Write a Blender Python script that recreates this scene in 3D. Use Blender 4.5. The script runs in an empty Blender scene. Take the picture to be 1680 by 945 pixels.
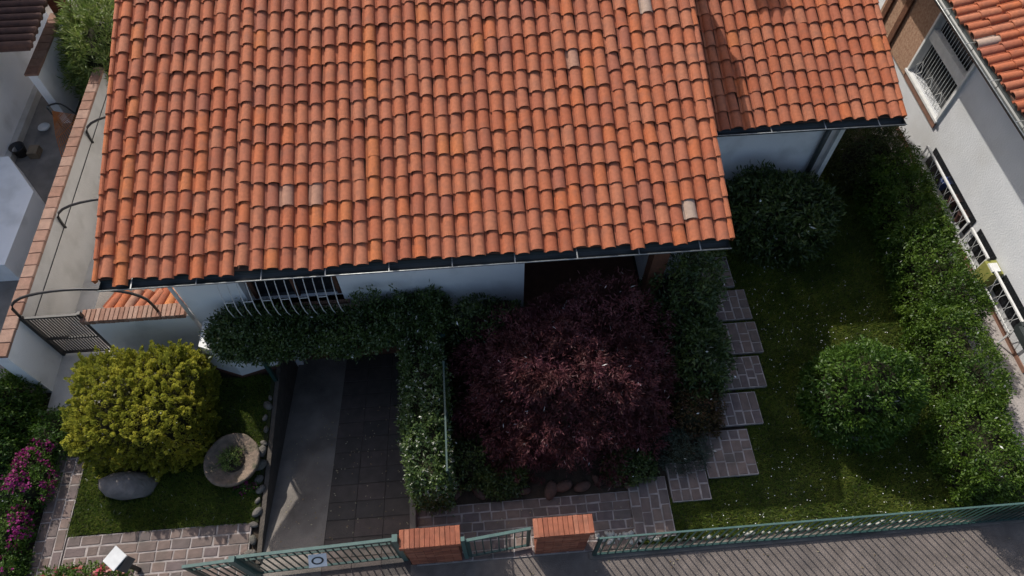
import bpy, math, random
import numpy as np
from mathutils import Vector, Euler, Matrix
R = math.radians
rng = np.random.default_rng(11)
random.seed(11)
scene = bpy.context.scene
col = scene.collection

# ------------------------------------------------------------------ camera
H = 11.2
cd = bpy.data.cameras.new('camera'); cam = bpy.data.objects.new('camera', cd); col.objects.link(cam)
cam.location = (0, 0, H); cam.rotation_euler = (R(90 - 57.7), 0, R(-4.7))
cd.sensor_width = 36; cd.lens = 1150 / 1680 * 36; cd.clip_end = 2000; cd.clip_start = 0.1
scene.camera = cam
# ------------------------------------------------------------------ light
AZ, EL = 31.0, 41.0                     # the sun stands behind the house, towards its left
w = bpy.data.worlds.new('World'); scene.world = w; w.use_nodes = True
nt = w.node_tree; bg = nt.nodes['Background']
sky = nt.nodes.new('ShaderNodeTexSky'); sky.sky_type = 'NISHITA'; sky.sun_disc = False
sky.sun_elevation = R(EL); sky.sun_rotation = R(-AZ); sky.air_density = 1.0; sky.dust_density = 3.5
nt.links.new(sky.outputs[0], bg.inputs[0]); bg.inputs[1].default_value = 0.15
sd = bpy.data.lights.new('sun', 'SUN'); sun = bpy.data.objects.new('sun', sd); col.objects.link(sun)
sd.energy = 4.0; sd.angle = R(0.5); sd.color = (1, .95, .88)
sun.rotation_euler = Vector((-math.sin(R(AZ)) * math.cos(R(EL)), math.cos(R(AZ)) * math.cos(R(EL)), math.sin(R(EL)))).to_track_quat('Z', 'Y').to_euler()
vs = scene.view_settings; vs.view_transform = 'Standard'; vs.look = 'None'; vs.exposure = 0.08; vs.gamma = 1; vs.use_curve_mapping = False

# ------------------------------------------------------------------ materials
MATS = {}
def mat(name, c1, c2=None, rough=.8, scale=6, bump=0, bscale=None, spec=.3, metal=0, dirt=None, dscale=1.2, damt=.5):
    """two-tone noise colour on world position, optional dirt blotches, optional fine relief"""
    if name in MATS: return MATS[name]
    m = bpy.data.materials.new(name); m.use_nodes = True; t = m.node_tree; N = t.nodes; L = t.links
    b = N['Principled BSDF']; b.inputs['Roughness'].default_value = rough; b.inputs['Metallic'].default_value = metal
    b.inputs['Specular IOR Level'].default_value = spec
    g = N.new('ShaderNodeNewGeometry')
    def noise(sc, det=5):
        n = N.new('ShaderNodeTexNoise'); n.inputs['Scale'].default_value = sc; n.inputs['Detail'].default_value = det
        L.new(g.outputs['Position'], n.inputs['Vector']); return n.outputs['Fac']
    def mix(f, a, c):
        x = N.new('ShaderNodeMix'); x.data_type = 'RGBA'
        L.new(f, x.inputs[0])
        for s, i in ((a, 6), (c, 7)):
            if isinstance(s, tuple): x.inputs[i].default_value = (*s, 1)
            else: L.new(s, x.inputs[i])
        return x.outputs[2]
    def ramp(f, lo, hi):
        r = N.new('ShaderNodeMapRange'); r.inputs[1].default_value = lo; r.inputs[2].default_value = hi; L.new(f, r.inputs[0]); return r.outputs[0]
    c2 = c2 or tuple(x * .75 for x in c1)
    o = mix(ramp(noise(scale), .33, .67), c1, c2)
    if dirt:
        f = ramp(noise(dscale, 8), .5, .72)
        mm = N.new('ShaderNodeMath'); mm.operation = 'MULTIPLY'; mm.inputs[1].default_value = damt; L.new(f, mm.inputs[0])
        o = mix(mm.outputs[0], o, dirt)
    L.new(o, b.inputs['Base Color'])
    if bump:
        bp = N.new('ShaderNodeBump'); bp.inputs['Strength'].default_value = bump; bp.inputs['Distance'].default_value = .02
        L.new(noise(bscale or scale * 5), bp.inputs['Height']); L.new(bp.outputs[0], b.inputs['Normal'])
    MATS[name] = m; return m

def leafmat(name, cols, rough=.5, trans=.3, spec=.35, pscale=3.0):
    m = bpy.data.materials.new(name); m.use_nodes = True; t = m.node_tree; N = t.nodes; L = t.links
    b = N['Principled BSDF']; b.inputs['Roughness'].default_value = rough; b.inputs['Specular IOR Level'].default_value = spec
    g = N.new('ShaderNodeNewGeometry'); r = N.new('ShaderNodeValToRGB')
    e = r.color_ramp.elements
    for i, c in enumerate(cols):
        p = i / (len(cols) - 1)
        x = e[0] if i == 0 else (e[1] if i == len(cols) - 1 else e.new(p))
        x.position = p; x.color = (*c, 1)
    L.new(g.outputs['Random Per Island'], r.inputs[0])
    n = N.new('ShaderNodeTexNoise'); n.inputs['Scale'].default_value = pscale; n.inputs['Detail'].default_value = 4; L.new(g.outputs['Position'], n.inputs['Vector'])
    mr = N.new('ShaderNodeMapRange'); mr.inputs[1].default_value = .3; mr.inputs[2].default_value = .7; mr.inputs[3].default_value = .62; mr.inputs[4].default_value = 1.4; L.new(n.outputs['Fac'], mr.inputs[0])
    hs = N.new('ShaderNodeHueSaturation'); L.new(mr.outputs[0], hs.inputs['Value']); L.new(r.outputs[0], hs.inputs['Color'])
    hv = N.new('ShaderNodeMapRange'); hv.inputs[1].default_value = .3; hv.inputs[2].default_value = .7; hv.inputs[3].default_value = .515; hv.inputs[4].default_value = .485; L.new(n.outputs['Fac'], hv.inputs[0]); L.new(hv.outputs[0], hs.inputs['Hue'])
    L.new(hs.outputs[0], b.inputs['Base Color'])
    tr = N.new('ShaderNodeBsdfTranslucent'); L.new(hs.outputs[0], tr.inputs[0])
    mx = N.new('ShaderNodeMixShader'); mx.inputs[0].default_value = trans
    L.new(b.outputs[0], mx.inputs[1]); L.new(tr.outputs[0], mx.inputs[2])
    L.new(mx.outputs[0], N['Material Output'].inputs[0]); MATS[name] = m; return m

white = mat('white_plaster', (.86, .86, .86), (.80, .80, .80), .9, 1.2, .25, 60, dirt=(.40, .40, .38), dscale=1.6, damt=.45)
rough_white = mat('rough_white_render', (.68, .69, .70), (.62, .63, .64), .9, 2, .3, 30, dirt=(.50, .49, .46), dscale=1.1, damt=.4)
bounce_wall = mat('bounce_lit_plaster', (.55, .53, .50), (.47, .45, .42), .9, 1.5, .3, 40, dirt=(.33, .31, .28), dscale=2, damt=.5)
concrete = mat('concrete', (.23, .205, .18), (.15, .132, .116), .9, 2.2, .6, 45, dirt=(.08, .07, .06), dscale=1.5, damt=.8)
terrace = mat('terrace_concrete', (.62, .59, .54), (.52, .49, .45), .9, 3, .3, 45, dirt=(.28, .26, .23), dscale=1.3, damt=.5)
asphalt = mat('worn_asphalt', (.20, .168, .148), (.14, .118, .104), .95, 5, .8, 90, dirt=(.09, .08, .075), dscale=.9, damt=.7)
neigh_pave = mat('neighbour_paving', (.24, .22, .20), (.17, .155, .14), .9, 3, .4, 40, dirt=(.08, .07, .065), damt=.6)
porphyry = [mat('porphyry_%d' % i, c, None, .8, 9, .5, 60, dirt=(.09, .085, .075), dscale=3, damt=.5) for i, c in enumerate(
    ((.17, .128, .112), (.19, .138, .118), (.15, .118, .108), (.21, .152, .128), (.16, .122, .116)))]
mortar = mat('pale_mortar', (.40, .35, .33), (.25, .22, .205), .95, 8, .5, 60, dirt=(.13, .12, .10), dscale=3, damt=.7)
dark_paver = [mat('drive_paver_%d' % i, c, None, .8, 7, .4, 50, dirt=(.05, .045, .04), dscale=2.5, damt=.6) for i, c in enumerate(
    ((.088, .074, .066), (.10, .08, .072), (.078, .068, .062)))]
soil = mat('garden_soil', (.055, .042, .03), (.035, .027, .02), 1, 8, .8, 40)
turf = mat('lawn_soil', (.035, .042, .014), (.025, .03, .012), 1, 5, .5, 30)
brick = [mat('pillar_brick_%d' % i, c, None, .85, 14, .5, 80, dirt=(.14, .06, .04), dscale=6, damt=.5) for i, c in enumerate(
    ((.33, .115, .065), (.28, .095, .055), (.38, .15, .09), (.24, .08, .05)))]
joint = mat('brick_joint', (.20, .13, .10), (.15, .10, .08), .95, 20)
coping = [mat('coping_brick_%d' % i, c, None, .85, 10, .4, 60, dirt=(.22, .14, .10), dscale=3, damt=.6) for i, c in enumerate(
    ((.32, .185, .135), (.28, .15, .105), (.35, .22, .165)))]
brickwall = mat('tan_brick', (.42, .27, .18), (.30, .17, .11), .9, 18, .6, 50)
gutter_m = mat('dark_gutter', (.030, .040, .040), (.045, .05, .048), .45, 3, 0, spec=.5, dirt=(.02, .02, .018), dscale=4)
bead_m = mat('gutter_bead', (.42, .43, .42), (.25, .26, .25), .4, 14, metal=.5)
green_metal = mat('green_paint', (.022, .065, .055), (.018, .05, .045), .45, 8, spec=.5, dirt=(.05, .05, .04), dscale=9, damt=.5)
pale_green = mat('pale_green_paint', (.07, .13, .115), (.05, .10, .09), .45, 12, spec=.5)  # paler green used on top rails and gate posts
black_metal = mat('black_metal', (.018, .016, .016), (.03, .025, .022), .5, 9, spec=.5)
white_metal = mat('white_metal', (.72, .72, .70), (.62, .62, .60), .5, 9)
brown_wood = mat('brown_wood', (.16, .07, .04), (.10, .045, .028), .7, 12, .3)
dark_glass = mat('dark_glass', (.015, .017, .02), (.02, .022, .025), .12, 3, spec=.6)
plinth = mat('brown_plinth', (.12, .055, .04), (.09, .045, .035), .9, 8, .4)
stone = mat('grey_stone', (.17, .155, .135), (.10, .09, .08), .9, 7, 1, 30, dirt=(.10, .10, .07), dscale=4, damt=.6)
trough_m = mat('trough_stone', (.24, .175, .13), (.14, .11, .085), .95, 8, 1.2, 28, dirt=(.07, .08, .04), dscale=4, damt=.7)
whitestone = mat('white_pebble', (.50, .48, .44), (.34, .33, .30), .8, 15, .4, 60)
bark = mat('bark', (.10, .075, .055), (.06, .045, .033), .95, 18, 1, 50)
tilecols = [(.40, .122, .056), (.42, .138, .066), (.37, .108, .05), (.45, .132, .052), (.35, .108, .056), (.41, .148, .078), (.47, .150, .055), (.39, .13, .068), (.38, .20, .135), (.52, .19, .065), (.40, .29, .225), (.33, .11, .064)]
tilew = np.array([6, 6, 5, 3, 4, 5, 1.2, 5, .55, .25, .12, 2.5]); tilew /= tilew.sum()
tile_m = [mat('terracotta_%d' % i, c, tuple(x * .80 for x in c), .78, 22, .35, 90, spec=.25, dirt=(.20, .085, .055) if i != 10 else (.30, .24, .19), dscale=6, damt=.45) for i, c in enumerate(tilecols)]
dark_tile_m = mat('weathered_tile', (.12, .065, .05), (.08, .045, .038), .85, 8, .3)

# ------------------------------------------------------------------ geometry helpers
OFF = {}
class MB:
    def __init__(s): s.v = []; s.f = []; s.mi = []
    def add(s, vs, fs, mi=0):
        n = len(s.v); s.v += [tuple(map(float, p)) for p in vs]; s.f += [tuple(i + n for i in f) for f in fs]; s.mi += [mi] * len(fs); return s
    def box(s, x0, x1, y0, y1, z0, z1, mi=0):
        return s.add([(x0, y0, z0), (x1, y0, z0), (x1, y1, z0), (x0, y1, z0), (x0, y0, z1), (x1, y0, z1), (x1, y1, z1), (x0, y1, z1)],
                     [(3, 2, 1, 0), (4, 5, 6, 7), (0, 1, 5, 4), (1, 2, 6, 5), (2, 3, 7, 6), (3, 0, 4, 7)], mi)
    def prism(s, poly, z0, z1, mi=0):
        n = len(poly); z0 = z0 if isinstance(z0, (list, tuple)) else [z0] * n; z1 = z1 if isinstance(z1, (list, tuple)) else [z1] * n
        return s.add([(x, y, z) for (x, y), z in zip(poly, z0)] + [(x, y, z) for (x, y), z in zip(poly, z1)],
                     [tuple(range(n))[::-1], tuple(range(n, 2 * n))] + [(i, (i + 1) % n, n + (i + 1) % n, n + i) for i in range(n)], mi)
    def tube(s, pts, r, n=6, mi=0, closed=False):
        pts = [Vector(p) for p in pts]; rs = r if isinstance(r, (list, tuple)) else [r] * len(pts); vs = []; fs = []
        for i, p in enumerate(pts):
            d = (pts[min(i + 1, len(pts) - 1)] - pts[max(i - 1, 0)]).normalized()
            a = d.orthogonal().normalized() if abs(d.z) < .9 else d.cross(Vector((1, 0, 0))).normalized()
            if abs(d.z) < .9: a = d.cross(Vector((0, 0, 1))).normalized()
            b = d.cross(a)
            vs += [p + (a * math.cos(2 * math.pi * k / n) + b * math.sin(2 * math.pi * k / n)) * rs[i] for k in range(n)]
        for i in range(len(pts) - 1):
            fs += [(i * n + k, i * n + (k + 1) % n, (i + 1) * n + (k + 1) % n, (i + 1) * n + k) for k in range(n)]
        fs += [tuple(range(n))[::-1], tuple(range((len(pts) - 1) * n, len(pts) * n))]
        return s.add(vs, fs, mi)
    def lathe(s, prof, n=28, c=(0, 0, 0), mi=0, wob=0):
        vs = []; fs = []
        for j, (r, z) in enumerate(prof):
            for k in range(n):
                a = 2 * math.pi * k / n; q = 1 + wob * math.sin(3 * a + j) * .6 + wob * math.sin(7 * a + 2 * j) * .4
                vs.append((c[0] + r * q * math.cos(a), c[1] + r * q * math.sin(a), c[2] + z))
        for j in range(len(prof) - 1):
            fs += [(j * n + k, j * n + (k + 1) % n, (j + 1) * n + (k + 1) % n, (j + 1) * n + k) for k in range(n)]
        fs.append(tuple(range((len(prof) - 1) * n, len(prof) * n)))
        return s.add(vs, fs, mi)
    def build(s, name, m, parent=None, smooth=False):
        o = OFF.get(parent.name, (0, 0, 0)) if parent else (0, 0, 0)
        me = bpy.data.meshes.new(name); me.from_pydata([(x - o[0], y - o[1], z - o[2]) for x, y, z in s.v], [], s.f)
        for k in (m if isinstance(m, (list, tuple)) else [m]): me.materials.append(k)
        me.polygons.foreach_set('material_index', s.mi)
        if smooth: me.polygons.foreach_set('use_smooth', [True] * len(s.f))
        ob = bpy.data.objects.new(name, me); col.objects.link(ob)
        if parent: ob.parent = parent; OFF[ob.name] = o
        return ob
def bevel_mesh(name, sx, sy, sz, m, b=.008, jit=0):
    """unit block with its top edges chamfered and corners uneven; base at z=0, centred in x and y"""
    x, y = sx / 2, sy / 2; q = []
    for z, d in ((0, 0), (sz - b, 0), (sz, b)):
        for sxn, syn in ((-1, -1), (1, -1), (1, 1), (-1, 1)): q.append((sxn * (x - d) + random.uniform(-jit, jit), syn * (y - d) + random.uniform(-jit, jit), z))
    f = [(3, 2, 1, 0), (8, 9, 10, 11)]
    for a in (0, 4): f += [(a + i, a + (i + 1) % 4, a + 4 + (i + 1) % 4, a + 4 + i) for i in range(4)]
    me = bpy.data.meshes.new(name); me.from_pydata(q, [], f); me.materials.append(m); return me
def inst(name, me, loc, rot=(0, 0, 0), parent=None, sc=(1, 1, 1)):
    o = OFF.get(parent.name, (0, 0, 0)) if parent else (0, 0, 0)
    ob = bpy.data.objects.new(name, me); col.objects.link(ob)
    ob.location = (loc[0] - o[0], loc[1] - o[1], loc[2] - o[2]); ob.rotation_euler = rot; ob.scale = sc
    if parent: ob.parent = parent
    return ob
def tag(o, label, cat, group=None):
    o['label'] = label; o['category'] = cat
    if group: o['group'] = group
    return o
def thing(name, loc, label, cat, group=None):
    o = bpy.data.objects.new(name, None); col.objects.link(o); o.location = loc; o.empty_display_size = .2; OFF[o.name] = loc
    return tag(o, label, cat, group)
def struct(o): o['kind'] = 'structure'; return o
def stuff(o): o['kind'] = 'stuff'; return o
def npmesh(name, V, F, m, parent=None, smooth=False, mi=None):
    """V (n,3), F (k,3|4) numpy arrays in world coordinates"""
    o = np.array(OFF.get(parent.name, (0, 0, 0)) if parent else (0, 0, 0)); V = V - o; k = F.shape[1]
    me = bpy.data.meshes.new(name); me.vertices.add(len(V)); me.vertices.foreach_set('co', V.astype(np.float32).ravel())
    me.loops.add(F.size); me.loops.foreach_set('vertex_index', F.astype(np.int32).ravel())
    me.polygons.add(len(F)); me.polygons.foreach_set('loop_start', np.arange(0, F.size, k, dtype=np.int32)); me.polygons.foreach_set('loop_total', np.full(len(F), k, dtype=np.int32))
    for x in (m if isinstance(m, (list, tuple)) else [m]): me.materials.append(x)
    if mi is not None: me.polygons.foreach_set('material_index', mi.astype(np.int32))
    if smooth: me.polygons.foreach_set('use_smooth', np.ones(len(F), dtype=bool))
    me.update(calc_edges=True)
    ob = bpy.data.objects.new(name, me); col.objects.link(ob)
    if parent: ob.parent = parent; OFF[ob.name] = tuple(o)
    return ob
def unit(a): return a / np.maximum(np.linalg.norm(a, axis=1, keepdims=True), 1e-9)
def rnd_dir(n): return unit(rng.normal(size=(n, 3)))
def leaf_quads(P, D, length, width, fold=.25, hint=None):
    """diamond leaves: base at P, axis D"""
    n = len(P); D = unit(D); S = unit(np.cross(D, rnd_dir(n) if hint is None else hint)); N = np.cross(S, D)
    l = (length * rng.uniform(.65, 1.3, n))[:, None]; wd = (width * rng.uniform(.7, 1.25, n))[:, None]
    V = np.stack([P, P + D * l * .5 + S * wd * .5 + N * wd * fold, P + D * l, P + D * l * .5 - S * wd * .5 + N * wd * fold], 1).reshape(-1, 3)
    return V, np.arange(4 * n).reshape(n, 4)
def clumped(centres, axes, per, spread, length, width, along=.0, out=.8):
    """per leaves round each clump centre, leaning along the clump's axis"""
    k = len(centres); C = np.repeat(centres, per, 0); A = np.repeat(axes, per, 0)
    t = rng.uniform(0, 1, (k * per, 1)); P = C + A * t * along + rng.normal(size=(k * per, 3)) * spread * (1 - .6 * t)
    return leaf_quads(P, A * out + rnd_dir(k * per), length, width, hint=A + .75 * rnd_dir(k * per))
def lump(u, seed, f=2.2):
    r = np.random.default_rng(seed); s = np.zeros(len(u))
    for i in range(7):
        d = r.normal(size=3) * f * (1 + .45 * i); s += np.sin(u @ d + r.uniform(0, 6)) / (1 + .35 * i)
    return s / 3.2
def dome_pts(n, c, rx, ry, h, seed, amp=.12, low=-.25, inner=0., sq=2.2, f=2.2):
    """points on an uneven squarish dome with outward normals; base at c.z, top at c.z+h"""
    u = rnd_dir(int(n * 2.2)); u = u[u[:, 2] > low][:n]
    q = (np.abs(u[:, 0]) ** sq + np.abs(u[:, 1]) ** sq + np.abs(u[:, 2]) ** sq) ** (-1 / sq)
    rad = q * (1 + amp * lump(u, seed, f)) * (1 - inner * rng.uniform(0, 1, len(u)) ** 2)
    hz = h / 1.25; P = np.array(c) + np.stack([u[:, 0] * rx, u[:, 1] * ry, .25 * hz + u[:, 2] * hz], 1) * np.stack([rad, rad, rad], 1)
    P[:, 2] = np.maximum(P[:, 2], c[2] + .03)
    return P, unit(u / np.array([rx, ry, hz]))
def box_pts(n, x0, x1, y0, y1, z0, z1, seed, amp=.1, f=1.6, rz=.0):
    """points on the top and sides of an uneven clipped block with normals"""
    ax, ay, az = x1 - x0, y1 - y0, z1 - z0
    areas = np.array([ax * ay, ax * az, ax * az, ay * az, ay * az]); k = rng.choice(5, n, p=areas / areas.sum())
    a = rng.uniform(0, 1, (n, 3)); N = np.zeros((n, 3))
    for i, (axn, val, nv) in enumerate(((2, 1, 1), (1, 0, -1), (1, 1, 1), (0, 0, -1), (0, 1, 1))):
        a[k == i, axn] = val; N[k == i, axn] = nv
    P = np.array([x0, y0, z0]) + a * np.array([ax, ay, az])
    e = (a - .5) * 2; N = unit(N + .5 * np.sign(e) * np.abs(e) ** 6)
    P += N * (amp * lump(P, seed, f))[:, None] - .12 * np.sign(e) * (np.sort(np.abs(e), 1)[:, 1:2] ** 6) * np.minimum(np.array([ax, ay, az]), .6) * (np.abs(e) > .8)
    return P, N
def stems(parent, base, spots, m, r=.03, name='stem'):
    """each limb its own tapered mesh rising from the base"""
    for q in spots:
        b = Vector(base); e = Vector(q); mid = b.lerp(e, .5) + Vector((random.uniform(-.06, .06), random.uniform(-.06, .06), .08))
        MB().tube([b, b.lerp(mid, .5), mid, e], [r, r * .85, r * .65, r * .3], 6).build(name, m, parent, True)

# ================================================================== SETTING
def sheet(name, poly, z, m, thick=None):
    b = MB()
    if thick: b.prism(poly, z - thick, z)
    else: b.add([(x, y, z) for x, y in poly], [tuple(range(len(poly)))])
    return struct(b.build(name, m))
RX0, RX1, RY0, RY1, RD = -3.62, -1.35, 2.42, 6.3, -1.05            # the sunken drive
g = MB(); B = 600
for x0, x1, y0, y1 in ((-B, B, RY1, B), (-B, RX0, RY0, RY1), (RX1, B, RY0, RY1), (-B, B, -B, RY0)):
    g.add([(x0, y0, -.05), (x1, y0, -.05), (x1, y1, -.05), (x0, y1, -.05)], [(0, 1, 2, 3)])
struct(g.build('ground', soil))
sheet('street', [(-60, -14), (60, -14), (60, 2.25), (-60, 2.25)], -.02, asphalt, .025)
sheet('garden_bed', [(RX1 + .09, 2.5), (4.6, 2.5), (5.2, 9), (RX1 + .09, 6.3)], -.012, soil)
lawn_r = [(2.2, 2.26), (7.6, 2.26), (8.7, 6), (8.6, 10.2), (4.3, 8.7), (4.25, 3.9), (2.75, 2.9)]
sheet('lawn', lawn_r, 0, turf)
sheet('lawn', [(-6.62, 3.10), (-3.72, 3.07), (-3.70, 5.6), (-6.62, 5.6)], 0, turf)
sheet('lawn', [(9.3, 13.1), (16, 13.1), (16, 22), (5, 22), (5, 17), (9.3, 17)], 0, turf)
sheet('neighbour_yard', [(-22, 4.9), (-7.74, 4.9), (-7.74, 11.9), (-8.8, 12.1), (-8.8, 22), (-22, 22)], 0, neigh_pave)
sheet('lawn', [(-8.8, 12.1), (-7.74, 11.9), (-7.74, 12.35), (-5, 12.45), (-5, 22), (-8.8, 22)], .002, turf)
sheet('side_walk', [(-7.52, 5.2), (-4.82, 5.55), (-4.82, 12.4), (-7.52, 12.4)], -.006, terrace)
sheet('right_path', [(8.55, 2.2), (14, 2.2), (14, 14), (8.8, 14)], .012, mat('pale_paving', (.42, .38, .36), (.34, .31, .29), .9, 4, .4, 40, dirt=(.2, .18, .17), dscale=2))
# drive: concrete lane and a lane of pavers, both falling towards the garage
dz = lambda y: -.03 + (RD + .03) * max(0, (y - RY0)) / (RY1 - RY0)
drive = MB()
drive.add([(RX0, 2.08, -.012), (-2.70, 2.08, -.012), (-2.70, RY0, -.012), (RX0, RY0, -.012), (RX0, RY1 + 1, dz(RY1 + 1)), (-2.70, RY1 + 1, dz(RY1 + 1))], [(0, 1, 2, 3), (3, 2, 5, 4)])
drive = struct(drive.build('driveway', concrete))
lane = MB(); lane.add([(-2.70, 2.08, -.028), (RX1, 2.08, -.028), (RX1, RY0, -.028), (-2.70, RY0, -.028), (-2.70, RY1 + 1, dz(RY1 + 1) + .004), (RX1, RY1 + 1, dz(RY1 + 1) + .004)], [(0, 1, 2, 3), (3, 2, 5, 4)])
lane.build('paver_bed', mat('drive_joint', (.072, .06, .052), None, .95, 10), drive)
pm = [bevel_mesh('paver', .446, .301, .05, dark_paver[i % 3], .005, .002) for i in range(6)]
y = 2.12; r = 0; ang = math.atan2(RD + .03, RY1 - RY0)
while y < 6.2:
    for c in range(3):
        x = -2.70 + .225 + c * .45
        a = ang if y > RY0 else 0
        inst('paver', random.choice(pm), (x, y + .15, dz(y + .15) - .04 + random.uniform(-.003, .003)), (a, 0, random.uniform(-.01, .01)), drive)
    y += .305; r += 1
# side walls of the ramp
o = tag(MB().prism([(RX0 - .07, 2.45), (RX0, 2.45), (RX0, 6.25), (RX0 - .07, 6.25)], -1.3, .012).build('ramp_wall', mat('old_kerb', (.10, .085, .07), (.07, .06, .05), .95, 6, .8, 30)), 'low concrete kerb wall on the left edge of the sunken drive', 'kerb wall')
o = tag(MB().prism([(RX1, 2.75), (RX1 + .09, 2.75), (RX1 + .09, 6.25), (RX1, 6.25)], -1.3, .12).build('ramp_wall', concrete), 'thin concrete kerb wall below the jasmine hedge beside the drive', 'kerb wall')

# stone paths: each stone its own piece on a pale mortar bed
def stone_mesh(sx, sy, i): return bevel_mesh('paving_stone', sx, sy, .03, porphyry[i % 5], .009, .007)
def paved(name, x0, x1, y0, y1, z, rh, lw=(.16, .34), rot=0, alongy=False, gap=.020):
    """rows of uneven stones; rows along x (or along y)"""
    b = MB(); b.box(x0, x1, y0, y1, z - .07, z); bed = struct(b.build(name, mortar)); i = random.randint(0, 9)
    A0, A1, B0, B1 = (x0, x1, y0, y1) if not alongy else (y0, y1, x0, x1)
    nr = max(1, round((B1 - B0) / rh)); rh = (B1 - B0) / nr
    for r in range(nr):
        cuts = [A0]
        while cuts[-1] < A1 - .02:
            n = cuts[-1] + random.uniform(*lw)
            cuts.append(A1 if A1 - n < lw[0] * .7 else n)
        for a, c in zip(cuts[:-1], cuts[1:]):
            i += random.randint(1, 3); L = c - a - gap * random.uniform(.5, 1.5); W = rh - gap * random.uniform(.5, 1.5); ca, cb = (a + c) / 2, B0 + (r + .5) * rh
            if alongy: inst('paving_stone', stone_mesh(W, L, i), (cb, ca, z - .022 + random.uniform(-.002, .003)), (0, 0, random.uniform(-.02, .02)), bed)
            else: inst('paving_stone', stone_mesh(L, W, i), (ca, cb, z - .022 + random.uniform(-.002, .003)), (0, 0, random.uniform(-.02, .02)), bed)
    return bed
paved('front_path', -6.62, -3.82, 2.12, 3.08, .0, .15)
paved('left_path', -7.10, -6.64, 2.12, 5.3, .01, .155, alongy=True)
paved('entrance_path', -1.26, 2.12, 2.22, 3.08, .0, .155)
for (x0, x1, y0, y1, z) in ((2.14, 2.74, 2.30, 3.28, .03), (2.76, 3.44, 2.80, 3.48, .045), (3.46, 4.26, 3.13, 3.95, .06), (3.84, 4.56, 3.97, 4.60, .06), (4.08, 4.78, 4.62, 5.26, .06), (4.22, 4.92, 5.28, 5.95, .06), (4.25, 4.95, 5.97, 6.65, .06), (4.2, 4.75, 6.67, 7.4, .06)):
    paved('stepping_slab', x0 + random.uniform(-.03, .03), x1 + random.uniform(-.04, .03), y0 + .03, y1 - .025, z + random.uniform(0, .035), .16, lw=(.15, .26), alongy=True)

# grass and daisies
def in_poly(P, poly):
    x, y = P[:, 0], P[:, 1]; c = np.zeros(len(P), bool); n = len(poly)
    for i in range(n):
        (x1, y1), (x2, y2) = poly[i], poly[(i + 1) % n]
        c ^= ((y1 > y) != (y2 > y)) & (x < (x2 - x1) * (y - y1) / (y2 - y1 + 1e-12) + x1)
    return c
SL = [(2.14, 2.74, 2.30, 3.28), (2.76, 3.44, 2.80, 3.48), (3.46, 4.26, 3.13, 3.95), (3.84, 4.56, 3.97, 4.60), (4.08, 4.78, 4.62, 5.26), (4.22, 4.92, 5.28, 5.95), (4.25, 4.95, 5.97, 6.65), (4.2, 4.75, 6.67, 7.4)]
def lawn_pts(poly, dens, margin=.03):
    p = np.array(poly); lo, hi = p.min(0), p.max(0); n = int(dens * np.prod(hi - lo))
    P = np.column_stack([rng.uniform(lo[0], hi[0], n), rng.uniform(lo[1], hi[1], n), np.zeros(n)]); P = P[in_poly(P, poly)]
    for a, b, c, d in SL: P = P[~((P[:, 0] > a + .03) & (P[:, 0] < b - .03) & (P[:, 1] > c + .05) & (P[:, 1] < d - .045))]
    return P
grass_m = leafmat('grass_blades', [(.06, .12, .014), (.09, .16, .02), (.075, .14, .016), (.16, .18, .035)], .6, .35, .2, 1.8)
def grass(poly, dens, label):
    P = lawn_pts(poly, dens); n = len(P); patch = lump(P, 5, 1.4); h = rng.uniform(.03, .065, n) * (1 + .35 * patch)
    d = rng.normal(size=(n, 2)) * .03; a = rng.uniform(0, math.pi, n); wv = np.stack([np.cos(a), np.sin(a), 0 * a], 1) * .0065
    T = P + np.column_stack([d, h]); V = np.stack([P - wv, P + wv, T], 1).reshape(-1, 3)
    o = stuff(npmesh('grass', V, np.arange(3 * n).reshape(n, 3), grass_m)); o['label'] = label; o['category'] = 'grass'
grass(lawn_r, 6500, 'short green grass of the shaded lawn beside the stepping slabs')
grass([(-6.62, 3.10), (-3.78, 3.07), (-3.76, 5.6), (-6.62, 5.6)], 7000, 'short green grass around the round stone trough')
grass([(9.5, 13.1), (14, 13.1), (14, 17), (9.5, 17)], 2500, 'grass around the green bin')
def daisies(poly, n):
    P = lawn_pts(poly, n); P = P[lump(P, 9, .9) + rng.normal(size=len(P)) * .35 > -.05]; n = len(P); P[:, 2] = rng.uniform(.05, .08, n)
    k = 6; a = np.arange(k) * 2 * math.pi / k; r = rng.uniform(.005, .009, n)[:, None, None]
    ring = np.stack([np.cos(a), np.sin(a), 0 * a + .15], 1)[None] * r + P[:, None]; V = ring.reshape(-1, 3)
    o = stuff(npmesh('daisies', V, np.arange(n * k).reshape(n, k), mat('daisy_petal', (.75, .75, .70), (.65, .65, .6), .7, 20))); o['label'] = 'tiny white daisies scattered over the shaded lawn'; o['category'] = 'daisies'
daisies([(2.9, 2.3), (7.2, 2.3), (7.3, 6.5), (5, 8), (4.9, 5), (4.4, 3.2)], 38)

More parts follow.
